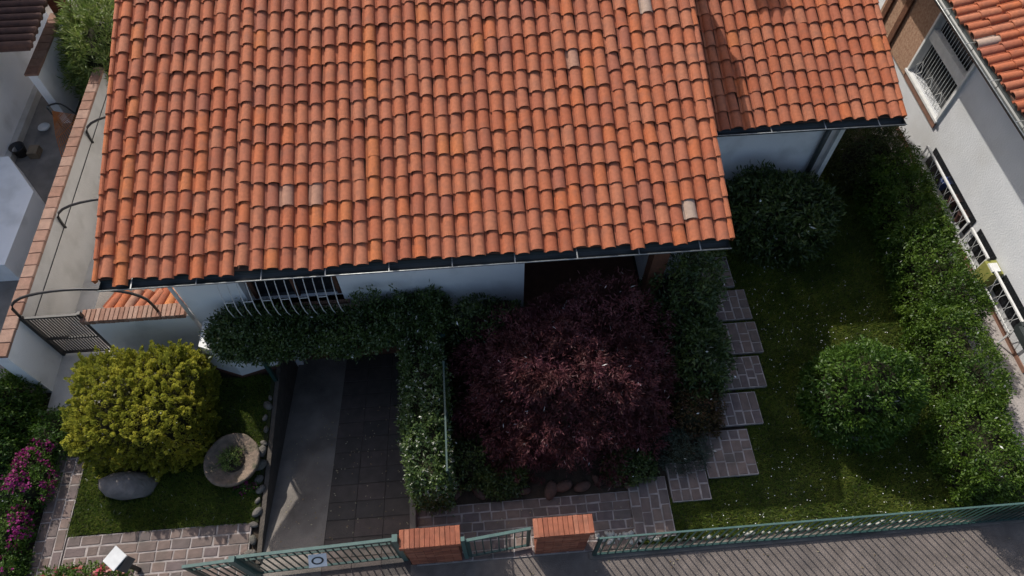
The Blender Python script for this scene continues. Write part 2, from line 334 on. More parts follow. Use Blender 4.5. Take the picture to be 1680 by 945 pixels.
# ================================================================== ROOF TILES
def tile_mesh(name, m, pitch=.21, length=.37, w=.088, hgt=.064):
    k = 9; xs = []
    def sec(sc, y, z, inset=0):
        o = [(-pitch * .515, y, z + .014 - inset), (-pitch * .37, y, z + .002 - inset)]
        for i in range(k):
            a = math.pi * (1 - i / (k - 1)); o.append((.016 + (w - inset) * sc * math.cos(a), y, z + (hgt * sc - inset) * max(0, math.sin(a)) - (inset if i in (0, k - 1) else 0) * .0))
        return o
    A = sec(1, 0, 0); Bk = sec(.90, length, -.004); I = sec(1, .0015, 0, .013); J = sec(.97, .07, 0, .013)
    n = len(A); v = A + Bk + I + J + A + I; f = []
    for i in range(n - 1):
        f.append((i, i + 1, n + i + 1, n + i)); f.append((4 * n + i + 1, 4 * n + i, 5 * n + i, 5 * n + i + 1)); f.append((2 * n + i + 1, 2 * n + i, 3 * n + i, 3 * n + i + 1))
    me = bpy.data.meshes.new(name); me.from_pydata(v, [], f); me.materials.append(m)
    me.polygons.foreach_set('use_smooth', [j % 3 == 0 for j in range(len(f))]); return me
TILES = [[tile_mesh('tile', m, w=.088 + dw, hgt=.064 + dh) for dw, dh in ((0, 0), (-.004, .004))] for m in tile_m]
def tile_field(roof, origin, ncol, nrow, pitch_x, pitch_y, slope, rotz, n_single, seed, skip=None):
    """rows of barrel tiles up a slope; the n_single nearest the eave are pieces of their own, the rest one joined part"""
    rs = np.random.default_rng(seed); tilt = R(2.7); Rz = Matrix.Rotation(rotz, 3, 'Z'); up = Rz @ Vector((0, math.cos(slope), math.sin(slope))); nr = Rz @ Vector((0, -math.sin(slope), math.cos(slope))); xx = Rz @ Vector((1, 0, 0))
    singles = 0; rest_v = []; rest_f = []; rest_m = []; sm = []; off = 0
    wave = rs.normal(size=ncol) * .026; bias = rs.choice(len(tile_m), ncol, p=tilew); bias[bias > 7] = 0
    for r in range(nrow):
        for c in range(ncol):
            if skip and skip(r, c): continue
            p = Vector(origin) + xx * ((c + .5) * pitch_x + rs.normal() * .003) + up * (r * pitch_y + wave[c] + rs.normal() * .013) + nr * (.03 + rs.normal() * .003)
            e = Euler((slope - tilt + rs.normal() * .012, rs.normal() * .02, rotz + rs.normal() * .016), 'XYZ')
            i = rs.choice(len(tile_m), p=tilew); i = bias[c] if rs.uniform() < .38 else i; me = TILES[i][rs.integers(2)]
            # Euler XYZ applies x first, then z: slope about the eave, then turn
            if singles < n_single: inst('tile', me, p, e, roof); singles += 1
            else:
                M = e.to_matrix(); co = np.empty(len(me.vertices) * 3, np.float32); me.vertices.foreach_get('co', co)
                rest_v.append(co.reshape(-1, 3) @ np.array(M).T + np.array(p)); F = np.array([q.vertices[:] for q in me.polygons])
                sm.append(np.array([q.use_smooth for q in me.polygons])); rest_f.append(F + off); off += len(me.vertices); rest_m.append(np.full(len(F), i))
    if rest_v:
        o = npmesh('upper_tiles', np.concatenate(rest_v), np.concatenate(rest_f), tile_m, roof, True, np.concatenate(rest_m)); stuff(o); o.data.polygons.foreach_set('use_smooth', np.concatenate(sm))
SL17 = R(17); T17 = math.tan(SL17)
def gutter(parent, p0, p1, out, r=.075, name='gutter', brackets=9):
    """open half-round gutter from p0 to p1, its bead on the side 'out'"""
    p0, p1 = Vector(p0), Vector(p1); out = Vector(out); b = MB(); k = 9; prof = []
    for i in range(k + 1): a = math.pi * i / k; prof.append((math.cos(a) * r, -math.sin(a) * r * 1.1))
    prof += [(x * .9, z * .9 + .001) for x, z in prof[::-1]]
    n = len(prof); vs = [q + out * x + Vector((0, 0, z)) for q in (p0, p1) for x, z in prof]
    b.add(vs, [(i, (i + 1) % n, n + (i + 1) % n, n + i) for i in range(n)])
    for q, s in ((p0, 1), (p1, -1)):
        d = (p1 - p0).normalized() * .004 * s; b.add([q + d + out * x + Vector((0, 0, z)) for x, z in prof[:k + 1]], [tuple(range(k + 1))])
    gob = b.build(name, gutter_m, parent)
    MB().tube([p0 + out * (r + .006), p1 + out * (r + .006)], .009, 6).build('bead', bead_m, gob, True)  # pale colour paints the sunlit highlight along the gutter's front edge
    for i in range(brackets):
        q = p0.lerp(p1, (i + .5) / brackets); d = (p1 - p0).normalized() * .008
        MB().add([q - d + out * r + Vector((0, 0, .006)), q + d + out * r + Vector((0, 0, .006)), q + d - out * (r + .05) + Vector((0, 0, .03)), q - d - out * (r + .05) + Vector((0, 0, .03))] +
                 [q - d + out * r + Vector((0, 0, .0)), q + d + out * r + Vector((0, 0, .0)), q + d - out * (r + .05) + Vector((0, 0, .024)), q - d - out * (r + .05) + Vector((0, 0, .024))],
                 [(0, 1, 2, 3), (7, 6, 5, 4), (0, 4, 5, 1), (1, 5, 6, 2), (2, 6, 7, 3), (3, 7, 4, 0)]).build('bracket', bead_m, gob)
    return gob

# ================================================================== MAIN HOUSE
EX0, EX1, EY, EZ, RIDGE = -5.30, 3.64, 5.76, 3.02, 11.4
house = thing('house', (-.8, 6.3, 0), 'white single storey house with large terracotta tiled roof facing the garden', 'house')
WY = 6.30
wl = MB()
zt = lambda y: EZ - .06 + (y - EY) * T17
ztb = zt(WY)
WX0, WX1, WB = -4.82, 3.30, 12.6
th = .28
wl.box(WX0, -3.82, WY, WY + th, -1.3, ztb); wl.box(-3.82, -2.28, WY, WY + th, .85 + .3, 1.1 + .12); wl.box(-3.82, -2.28, WY, WY + th, 2.62, ztb)
wl.box(-3.82, RX0 + .1, WY, WY + th, -1.3, 1.15); wl.box(RX0 + .1, -2.28, WY, WY + th, .6, 1.15)
wl.box(-2.28, RX1 - .1, WY, WY + th, .6, ztb); wl.box(RX1 - .1, .72, WY, WY + th, -1.3, ztb); wl.box(.72, 2.98, WY, WY + th, 2.62, ztb); wl.box(2.98, WX1, WY, WY + th, -.05, ztb)
ri = 3.02 - .06 + (RIDGE - EY) * T17
for xa, xb in ((WX0, WX0 + th), (WX1 - th, WX1)):
    wl.add([(xa, WY + th, -.05), (xb, WY + th, -.05), (xb, WB, -.05), (xa, WB, -.05), (xa, WY + th, zt(WY + th)), (xb, WY + th, zt(WY + th)), (xb, RIDGE, ri), (xa, RIDGE, ri), (xb, WB + 4.2, zt(WY + th)), (xa, WB + 4.2, zt(WY + th)), (xb, WB + 4.2, -.05), (xa, WB + 4.2, -.05)],
           [(0, 4, 7, 9, 11), (1, 10, 8, 6, 5), (0, 1, 5, 4), (9, 8, 10, 11)])
wl.box(.44, .72, WY + th, 8.0, -.05, 2.9); wl.box(.44, WX1 - th, 8.0, 8.25, -.05, 2.9)
wl.build('wall', white, house)
MB().box(WX0 - .02, RX0 - .2, WY - .025, WY - .002, -.05, .22).build('plinth', plinth, house)
MB().box(.76, 2.96, WY + th, 7.98, -.045, .03).build('porch_floor', mat('porch_tile', (.16, .075, .05), (.11, .05, .035), .6, 5), house)
MB().box(.74, 2.96, WY + .02, 7.98, 2.60, 2.618).build('porch_ceiling', brown_wood, house)
dr = MB().box(1.35, 2.35, 7.94, 7.985, .03, 2.15).build('door', brown_wood, house)
MB().tube([(2.25, 7.90, 1.0), (2.25, 7.90, 1.14)], .014, 8).build('handle', bead_m, dr, True)
wn = MB().box(-3.72, -2.38, WY + .16, WY + .19, 1.22, 2.60).build('window', dark_glass, house)
for x in (-3.76, -3.08, -2.40): MB().box(x, x + .06, WY + .12, WY + .20, 1.22, 2.62).build('frame', brown_wood, wn)
MB().box(-3.9, -2.2, WY - .06, WY + .1, 1.17, 1.22).build('sill', coping[0], wn)
MB().box(RX0 + .1, RX1 - .1, WY + .12, WY + .17, -1.3, .6).build('garage_door', brown_wood, house)
# bowed white security grille over the window
gx0, gx1, gz0, gz1 = -3.95, -2.25, 1.08, 2.52
gr = MB()
bow = lambda z: WY - .20 - .22 * math.sin(math.pi * min(1, max(0, (gz1 - z) / (gz1 - gz0)))) ** .8 * (1.0 if z < 1.9 else .9)
grille = MB().box(gx0 - .02, gx1 + .02, WY - .085, WY - .062, gz0 - .02, gz0 + .015).build('grille', white_metal, house)
nb = 13
for i in range(nb):
    x = gx0 + (gx1 - gx0) * i / (nb - 1)
    MB().tube([(x, WY - .01, gz1 + .02)] + [(x, bow(gz1 - (gz1 - gz0) * k / 6), gz1 - (gz1 - gz0) * k / 6) for k in range(7)] + [(x, WY - .01, gz0 - .01)], .0075, 5).build('bar', white_metal, grille)
for i in range(nb - 1):
    x = gx0 + (gx1 - gx0) * i / (nb - 1); x2 = x + (gx1 - gx0) / (nb - 1); z = gz1 if i % 2 else 1.95
    MB().tube([(x, bow(z), z), (x2, bow(z), z)], .007, 5).build('crossbar', white_metal, grille)
# angled base wall in front of the window
bay = [(-4.74, 6.28), (-4.74, 5.80), (-4.25, 5.60), (-3.64, 5.77), (-3.64, 6.28)]
MB().prism(bay, .0, .86).build('bay_base', white, house)
bp2 = [(-4.76, 6.29), (-4.76, 5.78), (-4.255, 5.575), (-3.635, 5.748), (-3.635, 6.29)]
MB().prism(bp2, -.05, .07).build('bay_plinth', plinth, house)
sunlit_sliver = [(-4.84, 6.26, 2.7), (-4.84, 6.26, 1.0)]
MB().tube(sunlit_sliver, .03, 8).build('downpipe', white_metal, house, True)  # added pale tube standing for the sunlit sliver at the house corner
# brick post at the porch
MB().box(2.72, 2.97, 6.05, 6.26, -.05, 2.62).build('porch_post', brown_wood, house)
# roof slabs
rf = MB(); th2 = .10; back = RIDGE * 2 - EY
rf.add([(EX0, EY, EZ), (EX1, EY, EZ), (EX1, RIDGE, EZ + (RIDGE - EY) * T17), (EX0, RIDGE, EZ + (RIDGE - EY) * T17), (EX0, back, EZ), (EX1, back, EZ)] +
       [(EX0, EY, EZ - th2), (EX1, EY, EZ - th2), (EX1, RIDGE, EZ + (RIDGE - EY) * T17 - th2), (EX0, RIDGE, EZ + (RIDGE - EY) * T17 - th2), (EX0, back, EZ - th2), (EX1, back, EZ - th2)],
       [(0, 1, 2, 3), (3, 2, 5, 4), (7, 6, 9, 8), (8, 9, 10, 11), (0, 6, 7, 1), (4, 5, 11, 10), (0, 3, 9, 6), (3, 4, 10, 9), (1, 7, 8, 2), (2, 8, 11, 5)])
roof = rf.build('roof', mat('roof_deck', (.13, .07, .05), None, .9), house)
NC = 43; PX = (EX1 - EX0 - .04) / NC; PY = .322
tile_field(roof, (EX0 + .02, EY - .05, EZ), NC, 18, PX, PY, SL17, 0, 300, 3)
# verge pieces: a rolled one on the left edge, a flat flanged one on the right
def verge(m, side):
    b = MB(); L = .36
    if side < 0:
        pr = [(.045 * math.cos(a), .05 * math.sin(a) - .01) for a in [math.pi * (1.15 - .15 * i) for i in range(8)]] + [(.03, -.03)]
        pr = [(-.055, -.11)] + pr
    else: pr = [(-.03, .02), (.0, .045), (.035, .05), (.058, .042), (.062, -.10), (.05, -.10), (.046, .02)]
    n = len(pr); b.add([(x, 0, z) for x, z in pr] + [(x * .95, L, z - .012) for x, z in pr], [tuple(range(n))] + [(i, n + i, n + (i + 1) % n, (i + 1) % n) for i in range(n)])
    me = bpy.data.meshes.new('verge_tile'); me.from_pydata(b.v, [], b.f); me.materials.append(m); return me
vL = [verge(tile_m[i], -1) for i in (0, 3, 6, 1)]; vR = [verge(tile_m[i], 1) for i in (1, 5, 7, 3)]
def verge_run(roof, x, y0, z0, n, meshes):
    for r in range(n):
        yy = r * PY; inst('verge_tile', random.choice(meshes), (x, y0 + yy * math.cos(SL17), z0 + yy * math.sin(SL17) + .035), (SL17 - R(2), 0, random.gauss(0, .012)), roof)
verge_run(roof, EX0 - .02, EY - .05, EZ, 18, vL); verge_run(roof, EX1 - .02, EY - .05, EZ, 18, vR)
gutter(house, (EX0 + .02, EY - .09, EZ - .02), (EX1 - .02, EY - .09, EZ - .02), (0, -1, 0), .085, brackets=10)
MB().box(EX0 + .05, EX1 - .05, EY + .005, EY + .03, EZ - .22, EZ - .105).build('fascia', gutter_m, house)
ch = MB().box(-1.6, -1.0, 11.7, 12.3, 4.2, 5.5).build('chimney', white, roof)
MB().box(-1.68, -.92, 11.62, 12.38, 5.5, 5.6).build('chimney_cap', tile_m[1], roof)

# ================================================================== SIDE WING
wing = thing('side_wing', (5.0, 8.8, 0), 'lower white wing with tiled roof to the right of the main house', 'building')
GX0, GX1, GY, GZ, GR = 3.75, 7.46, 8.40, 2.55, 12.2
gz = lambda y: GZ - .06 + (y - GY) * T17
w2 = MB(); w2.add([(3.32, 8.78, -.05), (6.72, 8.78, -.05), (6.72, GR, -.05), (3.32, GR, -.05), (3.32, 8.78, gz(8.78)), (6.72, 8.78, gz(8.78)), (6.72, GR, gz(GR)), (3.32, GR, gz(GR))],
                  [(0, 1, 5, 4), (1, 2, 6, 5), (2, 3, 7, 6), (3, 0, 4, 7), (4, 5, 6, 7)]); w2.build('wall', white, wing)
MB().box(6.64, 6.73, 8.62, 8.71, -.05, gz(8.56) - .02).build('corner_post', white_metal, wing)
MB().tube([(6.48, 8.70, 2.4), (6.48, 8.70, 0)], .05, 8).build('downpipe', gutter_m, wing, True)
gb = 2 * GR - GY
rw = MB(); rw.add([(GX0, GY, GZ), (GX1, GY, GZ), (GX1, GR, gz(GR) + .06), (GX0, GR, gz(GR) + .06), (GX0, gb, GZ), (GX1, gb, GZ), (GX0, GY, GZ - .1), (GX1, GY, GZ - .1), (GX1, GR, gz(GR) - .04), (GX0, GR, gz(GR) - .04), (GX0, gb, GZ - .1), (GX1, gb, GZ - .1)],
                  [(0, 1, 2, 3), (3, 2, 5, 4), (7, 6, 9, 8), (8, 9, 10, 11), (0, 6, 7, 1), (4, 5, 11, 10), (0, 3, 9, 6), (3, 4, 10, 9), (1, 7, 8, 2), (2, 8, 11, 5)])
wroof = rw.build('roof', MATS['roof_deck'], wing)
NW = 17
tile_field(wroof, (GX0 + .02, GY - .05, GZ), NW, 12, (GX1 - GX0 - .06) / NW, PY, SL17, 0, 300, 8)
verge_run(wroof, GX1 - .03, GY - .05, GZ, 12, vR)
gutter(wing, (3.70, GY - .09, GZ - .02), (GX1 + .02, GY - .09, GZ - .02), (0, -1, 0), .085, brackets=4)
MB().box(3.70, GX1 - .05, GY + .005, GY + .03, GZ - .2, GZ - .105).build('fascia', gutter_m, wing)
c2 = MB().box(4.75, 5.15, 11.55, 11.95, 3.3, 4.25).build('chimney', white, wroof)
MB().box(4.69, 5.21, 11.49, 12.01, 4.25, 4.33).build('chimney_cap', tile_m[1], wroof)

# ================================================================== RIGHT-HAND NEIGHBOUR
rh = thing('neighbour_house', (10.5, 8, 0), 'white rendered neighbouring house with tiled roof and barred window at the right edge', 'house')
NX = 9.37; NEX, NEZ = 8.62, 3.40
nw = MB()
# front face split round the window (y 9.64-11.12, z 1.14-2.55)
nw.box(NX, NX + .3, 4.55, 9.64, -.05, 3.5); nw.box(NX, NX + .3, 11.12, 16, -.05, 3.5); nw.box(NX, NX + .3, 9.64, 11.12, -.05, 1.14); nw.box(NX, NX + .3, 9.64, 11.12, 2.55, 3.5)
nw.box(NX + .3, 17, 4.55, 4.85, -.05, 3.5)
nw.build('wall', rough_white, rh)
MB().box(NX - .02, NX - .003, 4.55, 12.6, -.05, .10).build('plinth', coping[1], rh)
# fields of tan bricks round the window
MB().box(NX - .045, NX - .003, 11.14, 12.9, .95, 3.3).build('brick_panel', brickwall, rh)
MB().box(NX - .035, NX - .004, 9.60, 11.14, .92, 1.10).build('brick_sill', coping[1], rh)
MB().box(NX - .10, NX - .047, 12.0, 12.16, .4, 3.3).build('corner_board', brown_wood, rh)
MB().box(NX - .10, NX - .047, 12.6, 12.75, .4, 3.3).build('corner_board', brown_wood, rh)
wr = MB().box(NX + .16, NX + .19, 9.64, 11.12, 1.14, 2.55).build('window', dark_glass, rh)
MB().box(NX - .02, NX + .10, 9.66, 11.10, 1.93, 2.15).build('shutter_box', white_metal, wr)
for a, b_, c, d in ((9.60, 9.655, 1.10, 2.58), (11.105, 11.16, 1.10, 2.58)): MB().box(NX - .05, NX + .06, a, b_, c, d).build('jamb', white_metal, wr)
MB().box(NX - .07, NX + .06, 9.58, 11.18, 1.07, 1.12).build('sill', white_metal, wr)
for i in range(15):
    y = 9.74 + i * .09
    MB().tube([(NX + .02, y, 1.12), (NX + .02, y, 1.93)], .006, 5).build('bar', white_metal, wr)
    MB().tube([(NX + .02, y, 2.15), (NX + .02, y, 2.55)], .006, 5).build('bar', white_metal, wr)
for i in range(3):
    y = 9.85 + i * .46
    MB().tube([(NX + .005, y, 1.35), (NX + .005, y + .12, 1.52), (NX + .005, y + .24, 1.35), (NX + .005, y + .12, 1.18), (NX + .005, y, 1.35)], .008, 5).build('ornament', white_metal, wr)
for ya, yb_ in ((7.36, 9.24), (6.52, 7.18), (5.18, 6.15)): MB().box(NX - .012, NX - .004, ya, yb_, .30, .74).build('basement_window', dark_glass, rh)
r2 = MB(); XR = 14; zr = NEZ + (XR - NEX) * T17
r2.add([(NEX, 4.0, NEZ), (NEX, 18, NEZ), (XR, 18, zr), (XR, 4.0, zr), (NEX, 4.0, NEZ - .12), (NEX, 18, NEZ - .12), (XR, 18, zr - .12), (XR, 4.0, zr - .12)],
       [(3, 2, 1, 0), (4, 5, 6, 7), (0, 1, 5, 4), (1, 2, 6, 5), (2, 3, 7, 6), (3, 0, 4, 7)])
nroof = r2.build('roof', MATS['roof_deck'], rh)
ycut = 13.6
tile_field(nroof, (NEX - .05, ycut, NEZ), 32, 5, .21, PY, SL17, R(-90), 300, 21, skip=lambda r, c: False)
gutter(rh, (NEX - .09, 4.1, NEZ - .02), (NEX - .09, 17, NEZ - .02), (-1, 0, 0), .085, brackets=14)
MB().box(NEX + .005, NEX + .03, 4.1, 17, NEZ - .24, NEZ - .125).build('fascia', brown_wood, rh)
# porch canopy at the near end
cp = MB().prism([(9.05, 3.1), (11, 3.1), (11, 4.95), (8.98, 4.95)], 0.80, 0.90).build('canopy', brown_wood, rh)
MB().box(8.93, 9.02, 3.1, 5.02, .78, .93).build('canopy_gutter', gutter_m, rh)
MB().box(9.0, 9.3, 5.0, 5.10, .72, .93).build('canopy_edge', gutter_m, rh)

# ================================================================== LEFT BOUNDARY WALL, GATE, HOOPS
bw = thing('boundary_wall', (-7.6, 9, 0), 'long pale boundary wall with terracotta brick coping along the left side', 'wall')
MB().box(-7.74, -7.52, 6.36, 12.3, -.05, 1.26).build('wall', bounce_wall, bw)  # same wall as the stub; warm bounced light put into its colour
MB().box(-7.74, -7.52, 5.60, 6.36, -.05, 1.26).build('wall', white, bw)
cm = [bevel_mesh('coping_brick', .215, .243, .05, coping[i % 3], .008, .004) for i in range(6)]
y = 5.62
while y < 12.25: inst('coping_brick', random.choice(cm), (-7.63, y + .12, 1.26 + random.uniform(0, .004)), (0, 0, random.uniform(-.015, .015)), bw); y += .25
MB().tube([(-7.512, 6.5, .98), (-7.512, 9, .97), (-7.512, 12.2, .98)], .008, 5).build('cable', black_metal, bw)
lw_ = thing('low_wall', (-5.7, 6.3, 0), 'low white wall with upright brick coping left of the house corner', 'wall')
MB().box(-6.52, -4.87, 6.26, 6.42, -.05, 1.10).build('wall', white, lw_)
cb = [bevel_mesh('coping_brick', .066, .24, .10, coping[i % 3], .006, .003) for i in range(5)]
x = -6.60
while x < -4.92: inst('coping_brick', random.choice(cb), (x + .035, 6.34, 1.10 + random.uniform(0, .006)), (0, 0, random.uniform(-.02, .02)), lw_); x += .077
for i in range(9):
    q = inst('tile', TILES[[0, 3, 8, 1, 5, 2, 9, 4, 6][i]][0], (-6.25 + i * .165, 6.48 + random.uniform(-.02, .02), 1.10), (R(8), 0, R(-28) + random.uniform(-.15, .15)), lw_)
MB().box(-6.5, -4.88, 6.43, 6.95, .98, 1.05).build('tile_shelf', concrete, lw_)
gt = thing('side_gate', (-7.0, 6.32, 0), 'dark metal bar gate between boundary wall and low white wall', 'gate')
MB().box(-7.50, -6.58, 6.30, 6.34, 1.25, 1.29).build('rail', black_metal, gt); MB().box(-7.50, -6.58, 6.30, 6.34, .05, .09).build('rail', black_metal, gt); MB().box(-7.50, -6.58, 6.30, 6.34, .55, .59).build('rail', black_metal, gt)
for x in (-7.52, -6.60): MB().box(x, x + .05, 6.29, 6.35, -.02, 1.33).build('post', black_metal, gt)
for i in range(17): MB().box(-7.44 + i * .05, -7.44 + i * .05 + .017, 6.315, 6.33, .09, 1.25).build('bar', black_metal, gt)
def hoop(y, xl, xr, zf, zfr, label):
    pts = [(xl, y, zf)]; n = 16; ax = (xr - xl) / 2; cx = (xl + xr) / 2
    for i in range(n + 1):
        a = math.pi * (1 - i / n); pts.append((cx + ax * math.cos(a), y, max(zf + .12, 0) + .62 * math.sin(a) ** .75))
    pts.append((xr, y, zfr)); tag(MB().tube(pts, .024, 7).build('pergola_hoop', black_metal, None, True), label, 'hoop', 'black pergola hoops over the side walk')
hoop(6.33, -7.50, -5.35, 1.26, 1.15, 'black metal hoop arching over the side gate')
hoop(8.43, -7.50, -4.84, .95, 1.07, 'black metal hoop between boundary wall and middle of the roof edge')
hoop(10.55, -7.50, -4.84, .95, 1.07, 'farthest black metal hoop above the boundary wall')

# ================================================================== LEFT NEIGHBOUR
ln = thing('neighbour_building', (-11, 12, 0), 'grey walled neighbouring house with dark brown tiled roof in the top left corner', 'house')
MB().box(-16, -9.85, 10.9, 14.4, -.05, 2.0).build('wall', white, ln)
MB().box(-9.848, -9.72, 10.9, 14.4, -.05, .16).build('plinth', terrace, ln)
lr = MB(); lr.prism([(-17, 12.1), (-8.55, 12.1), (-8.55, 14.6), (-17, 14.6)], [2.0] * 2 + [2.15] * 2, [2.08] * 2 + [2.23] * 2); lr.build('roof', dark_tile_m, ln)
for i in range(13):
    y = 12.17 + i * .2; z = 2.09 + (y - 12.1) * .06; MB().tube([(-8.5, y, z), (-13.0, y, z + .03)], .075, 8).build('tile_row', dark_tile_m, ln, True)
MB().box(-9.0, -8.72, 14.2, 14.5, -.05, 2.0).build('brick_column', brick[3], ln)
MB().box(-16, -10.3, 7.5, 16, -.05, 4.5).build('upper_storey', white, ln)
MB().prism([(-16.4, 7.1), (-10.0, 7.1), (-10.0, 16.4), (-16.4, 16.4)], 4.5, 4.62).build('main_roof', dark_tile_m, ln)
yw = thing('yard_wall', (-8.9, 13, 0), 'white wall with brown brick coping behind the boundary wall', 'wall')
MB().box(-9.0, -8.82, 12.18, 14.19, -.05, 1.32).build('wall', white, yw)
for i in range(8): inst('coping_brick', random.choice(cm), (-8.93, 12.31 + i * .25, 1.32), (0, 0, random.uniform(-.02, .02)), yw, (1.25, 1, 1))
pl = tag(MB().prism([(-12, 8.0), (-8.72, 8.0), (-8.68, 9.75), (-9.45, 10.75), (-12, 10.75)], -.05, .52).build('low_block', white), 'low white painted block at the left edge of the yard', 'block')
nt_ = MB()
base = Vector((-8.88, 11.98, .55))
net = thing('orange_net', (-8.4, 11.4, 0), 'orange netting spread fan-like against the boundary wall', 'netting')
orange = mat('orange_net', (.55, .19, .05), (.42, .15, .05), .7, 12)
tips = [Vector((-8.62 + .85 * i / 15, 10.85 + .75 * (i / 15) ** 1.3, .02 + .35 * i / 15)) for i in range(16)]
for t_ in tips: MB().tube([base, base.lerp(t_, .5) + Vector((0, 0, .10)), t_], .007, 4).build('cord', orange, net)
for k in (.25, .4, .55, .7, .85): MB().tube([base.lerp(t_, k) + Vector((0, 0, .2 * k * (1 - k) * 2 + .0)) for t_ in tips], .006, 4).build('cord', orange, net)
tp = thing('garden_tap', (-8.95, 12.0, 0), 'grey standing tap with black hose in the neighbouring yard', 'tap')
MB().tube([(-8.98, 12.05, 0), (-8.98, 12.05, .62), (-8.90, 11.98, .66)], .022, 8).build('pipe', bead_m, tp, True)
MB().tube([(-8.98 + .65 * t, 12.05 + .10 * math.sin(t * 5), .62 - .25 * t * t) for t in [i / 8 for i in range(9)]], .018, 6).build('hose', black_metal, tp, True)
bk = tag(MB().lathe([(.11, 0), (.15, .22), (.16, .24), (.14, .235), (.12, .06)], 18, (-9.62, 11.3, 0)).build('bucket', black_metal, None, True), 'black bucket on the paving of the left yard', 'bucket')
tag(MB().box(-9.42, -9.22, 11.15, 11.4, 0, .16).build('crate', mat('tan_crate', (.25, .19, .13), None, .8, 9)), 'small tan box beside the black bucket', 'box')
tag(MB().lathe([(.08, 0), (.13, .05), (.12, .07), (.08, .03)], 16, (-9.35, 12.05, 0)).build('dish', white_metal, None, True), 'small pale dish near the grey wall', 'dish')

# ================================================================== FRONT FENCE, PILLARS AND GATES
BR = [bevel_mesh('brick', .245, .115, .055, brick[i % 4], .005, .002) for i in range(8)]
SOL = [bevel_mesh('cap_brick', .066, .262, .10, brick[i % 3], .006, .003) for i in range(6)]
def pillar(x0, label):
    p = thing('brick_pillar', (x0 + .42, 2.35, 0), label, 'pillar', 'brick gate pillars')
    MB().box(x0 + .055, x0 + .795, 2.255, 2.445, -.05, 1.08).build('core', joint, p)
    for c in range(17):
        z = -.02 + c * .065; sh = 0 if c % 2 else .125; x = x0 + .045
        cuts = sorted(set([x0 + .045] + [round(x0 + .045 + sh + k * .254, 4) for k in range(4) if 0 < sh + k * .254 < .74] + [x0 + .805]))
        for a, b in zip(cuts[:-1], cuts[1:]):
            for yy in (2.305, 2.395): inst('brick', random.choice(BR), ((a + b) / 2, yy + (-.006 if yy < 2.35 else .006), z), (0, 0, random.uniform(-.008, .008)), p, ((b - a - .009) / .245, 1, 1))
    x = x0
    while x < x0 + .83: inst('cap_brick', random.choice(SOL), (x + .036, 2.35, 1.085 + random.uniform(0, .004)), (0, 0, random.uniform(-.01, .01)), p); x += .0705
pillar(-1.37, 'brick pillar between the drive gate and the small gate'); pillar(.49, 'brick pillar to the right of the small gate')
def bars_gate(name, x0, x1, y0, y1, zt_, label, cat, group=None, step=.105, zb=.06, plate=False, post=True, mid=None, thin=False):
    gname = thing(name, ((x0 + x1) / 2, (y0 + y1) / 2, 0), label, cat, group); L = math.hypot(x1 - x0, y1 - y0); a = math.atan2(y1 - y0, x1 - x0)
    def seg(nm, s0, s1, z0, z1, t=.02, m=green_metal):
        d = Vector((math.cos(a), math.sin(a), 0)); n = Vector((-math.sin(a), math.cos(a), 0)); p = Vector((x0, y0, 0))
        poly = [p + d * s0 - n * t, p + d * s1 - n * t, p + d * s1 + n * t, p + d * s0 + n * t]
        return MB().prism([(q.x, q.y) for q in poly], z0, z1).build(nm, m, gname)
    seg('rail', 0, L, zt_ - (.025 if thin else .04), zt_, .012 if thin else .02, pale_green); seg('rail', .02, L - .02, zb, zb + .04, .015)
    if mid: seg('rail', .02, L - .02, mid, mid + .03, .012)
    if post:
        for s in (0, L - .05): seg('stile', s, s + .05, zb, zt_ - .041, .019)
    k = int(L / step)
    for i in range(1, k): s = L * i / k; bt = .008 if thin else .008; seg('bar', s - bt, s + bt, zb + .04, zt_ - (.025 if thin else .04), bt)
    return gname
dg = bars_gate('drive_gate', -3.58, -1.46, 2.30, 2.36, 1.20, 'green metal bar gate leaf with small white plate across the drive', 'gate', mid=.95)
q0, q1, q2, q3 = [Vector(p) for p in ((-2.63, 2.12, .98), (-2.38, 2.127, .98), (-2.38, 2.275, 1.09), (-2.63, 2.268, 1.09))]; nn = (q1 - q0).cross(q3 - q0).normalized()
pl_ = MB().add([q0, q1, q2, q3] + [p - nn * .006 for p in (q0, q1, q2, q3)], [(0, 1, 2, 3), (7, 6, 5, 4), (0, 4, 5, 1), (1, 5, 6, 2), (2, 6, 7, 3), (3, 7, 4, 0)]).build('sign_plate', white_metal, dg)
k = 20; cc = (q0 + q2) / 2 + nn * .003; eu = (q1 - q0).normalized(); ev = (q3 - q0).normalized()
MB().add([cc + eu * rr * .085 * math.cos(2 * math.pi * i / k) + ev * rr * .055 * math.sin(2 * math.pi * i / k) for rr in (1, .68) for i in range(k)], [(i, (i + 1) % k, k + (i + 1) % k, k + i) for i in range(k)]).build('emblem', black_metal, pl_)
bars_gate('drive_gate', -4.30, -3.66, 2.24, 2.27, 1.17, 'green metal bar gate leaf over the pale stone path at bottom left', 'gate', mid=.9)
gp = tag(MB().box(-3.66, -3.58, 2.23, 2.31, -.03, 1.24).build('gate_post', pale_green), 'green square post between the two drive gate leaves', 'post')
tag(MB().box(-1.46, -1.385, 2.31, 2.41, -.03, 1.26).build('gate_post', pale_green), 'green hinge post against the left brick pillar', 'post')
bars_gate('small_gate', -.46, .46, 2.28, 2.37, 1.12, 'small green metal gate between the two brick pillars', 'gate')
tag(MB().box(-.53, -.47, 2.26, 2.32, -.03, 1.18).build('gate_post', pale_green), 'green latch post at the left pillar of the small gate', 'post')
fk = tag(MB().box(1.36, 9.1, 2.10, 2.20, -.06, .012).build('fence_kerb', concrete), 'low concrete kerb under the green garden fence', 'kerb')
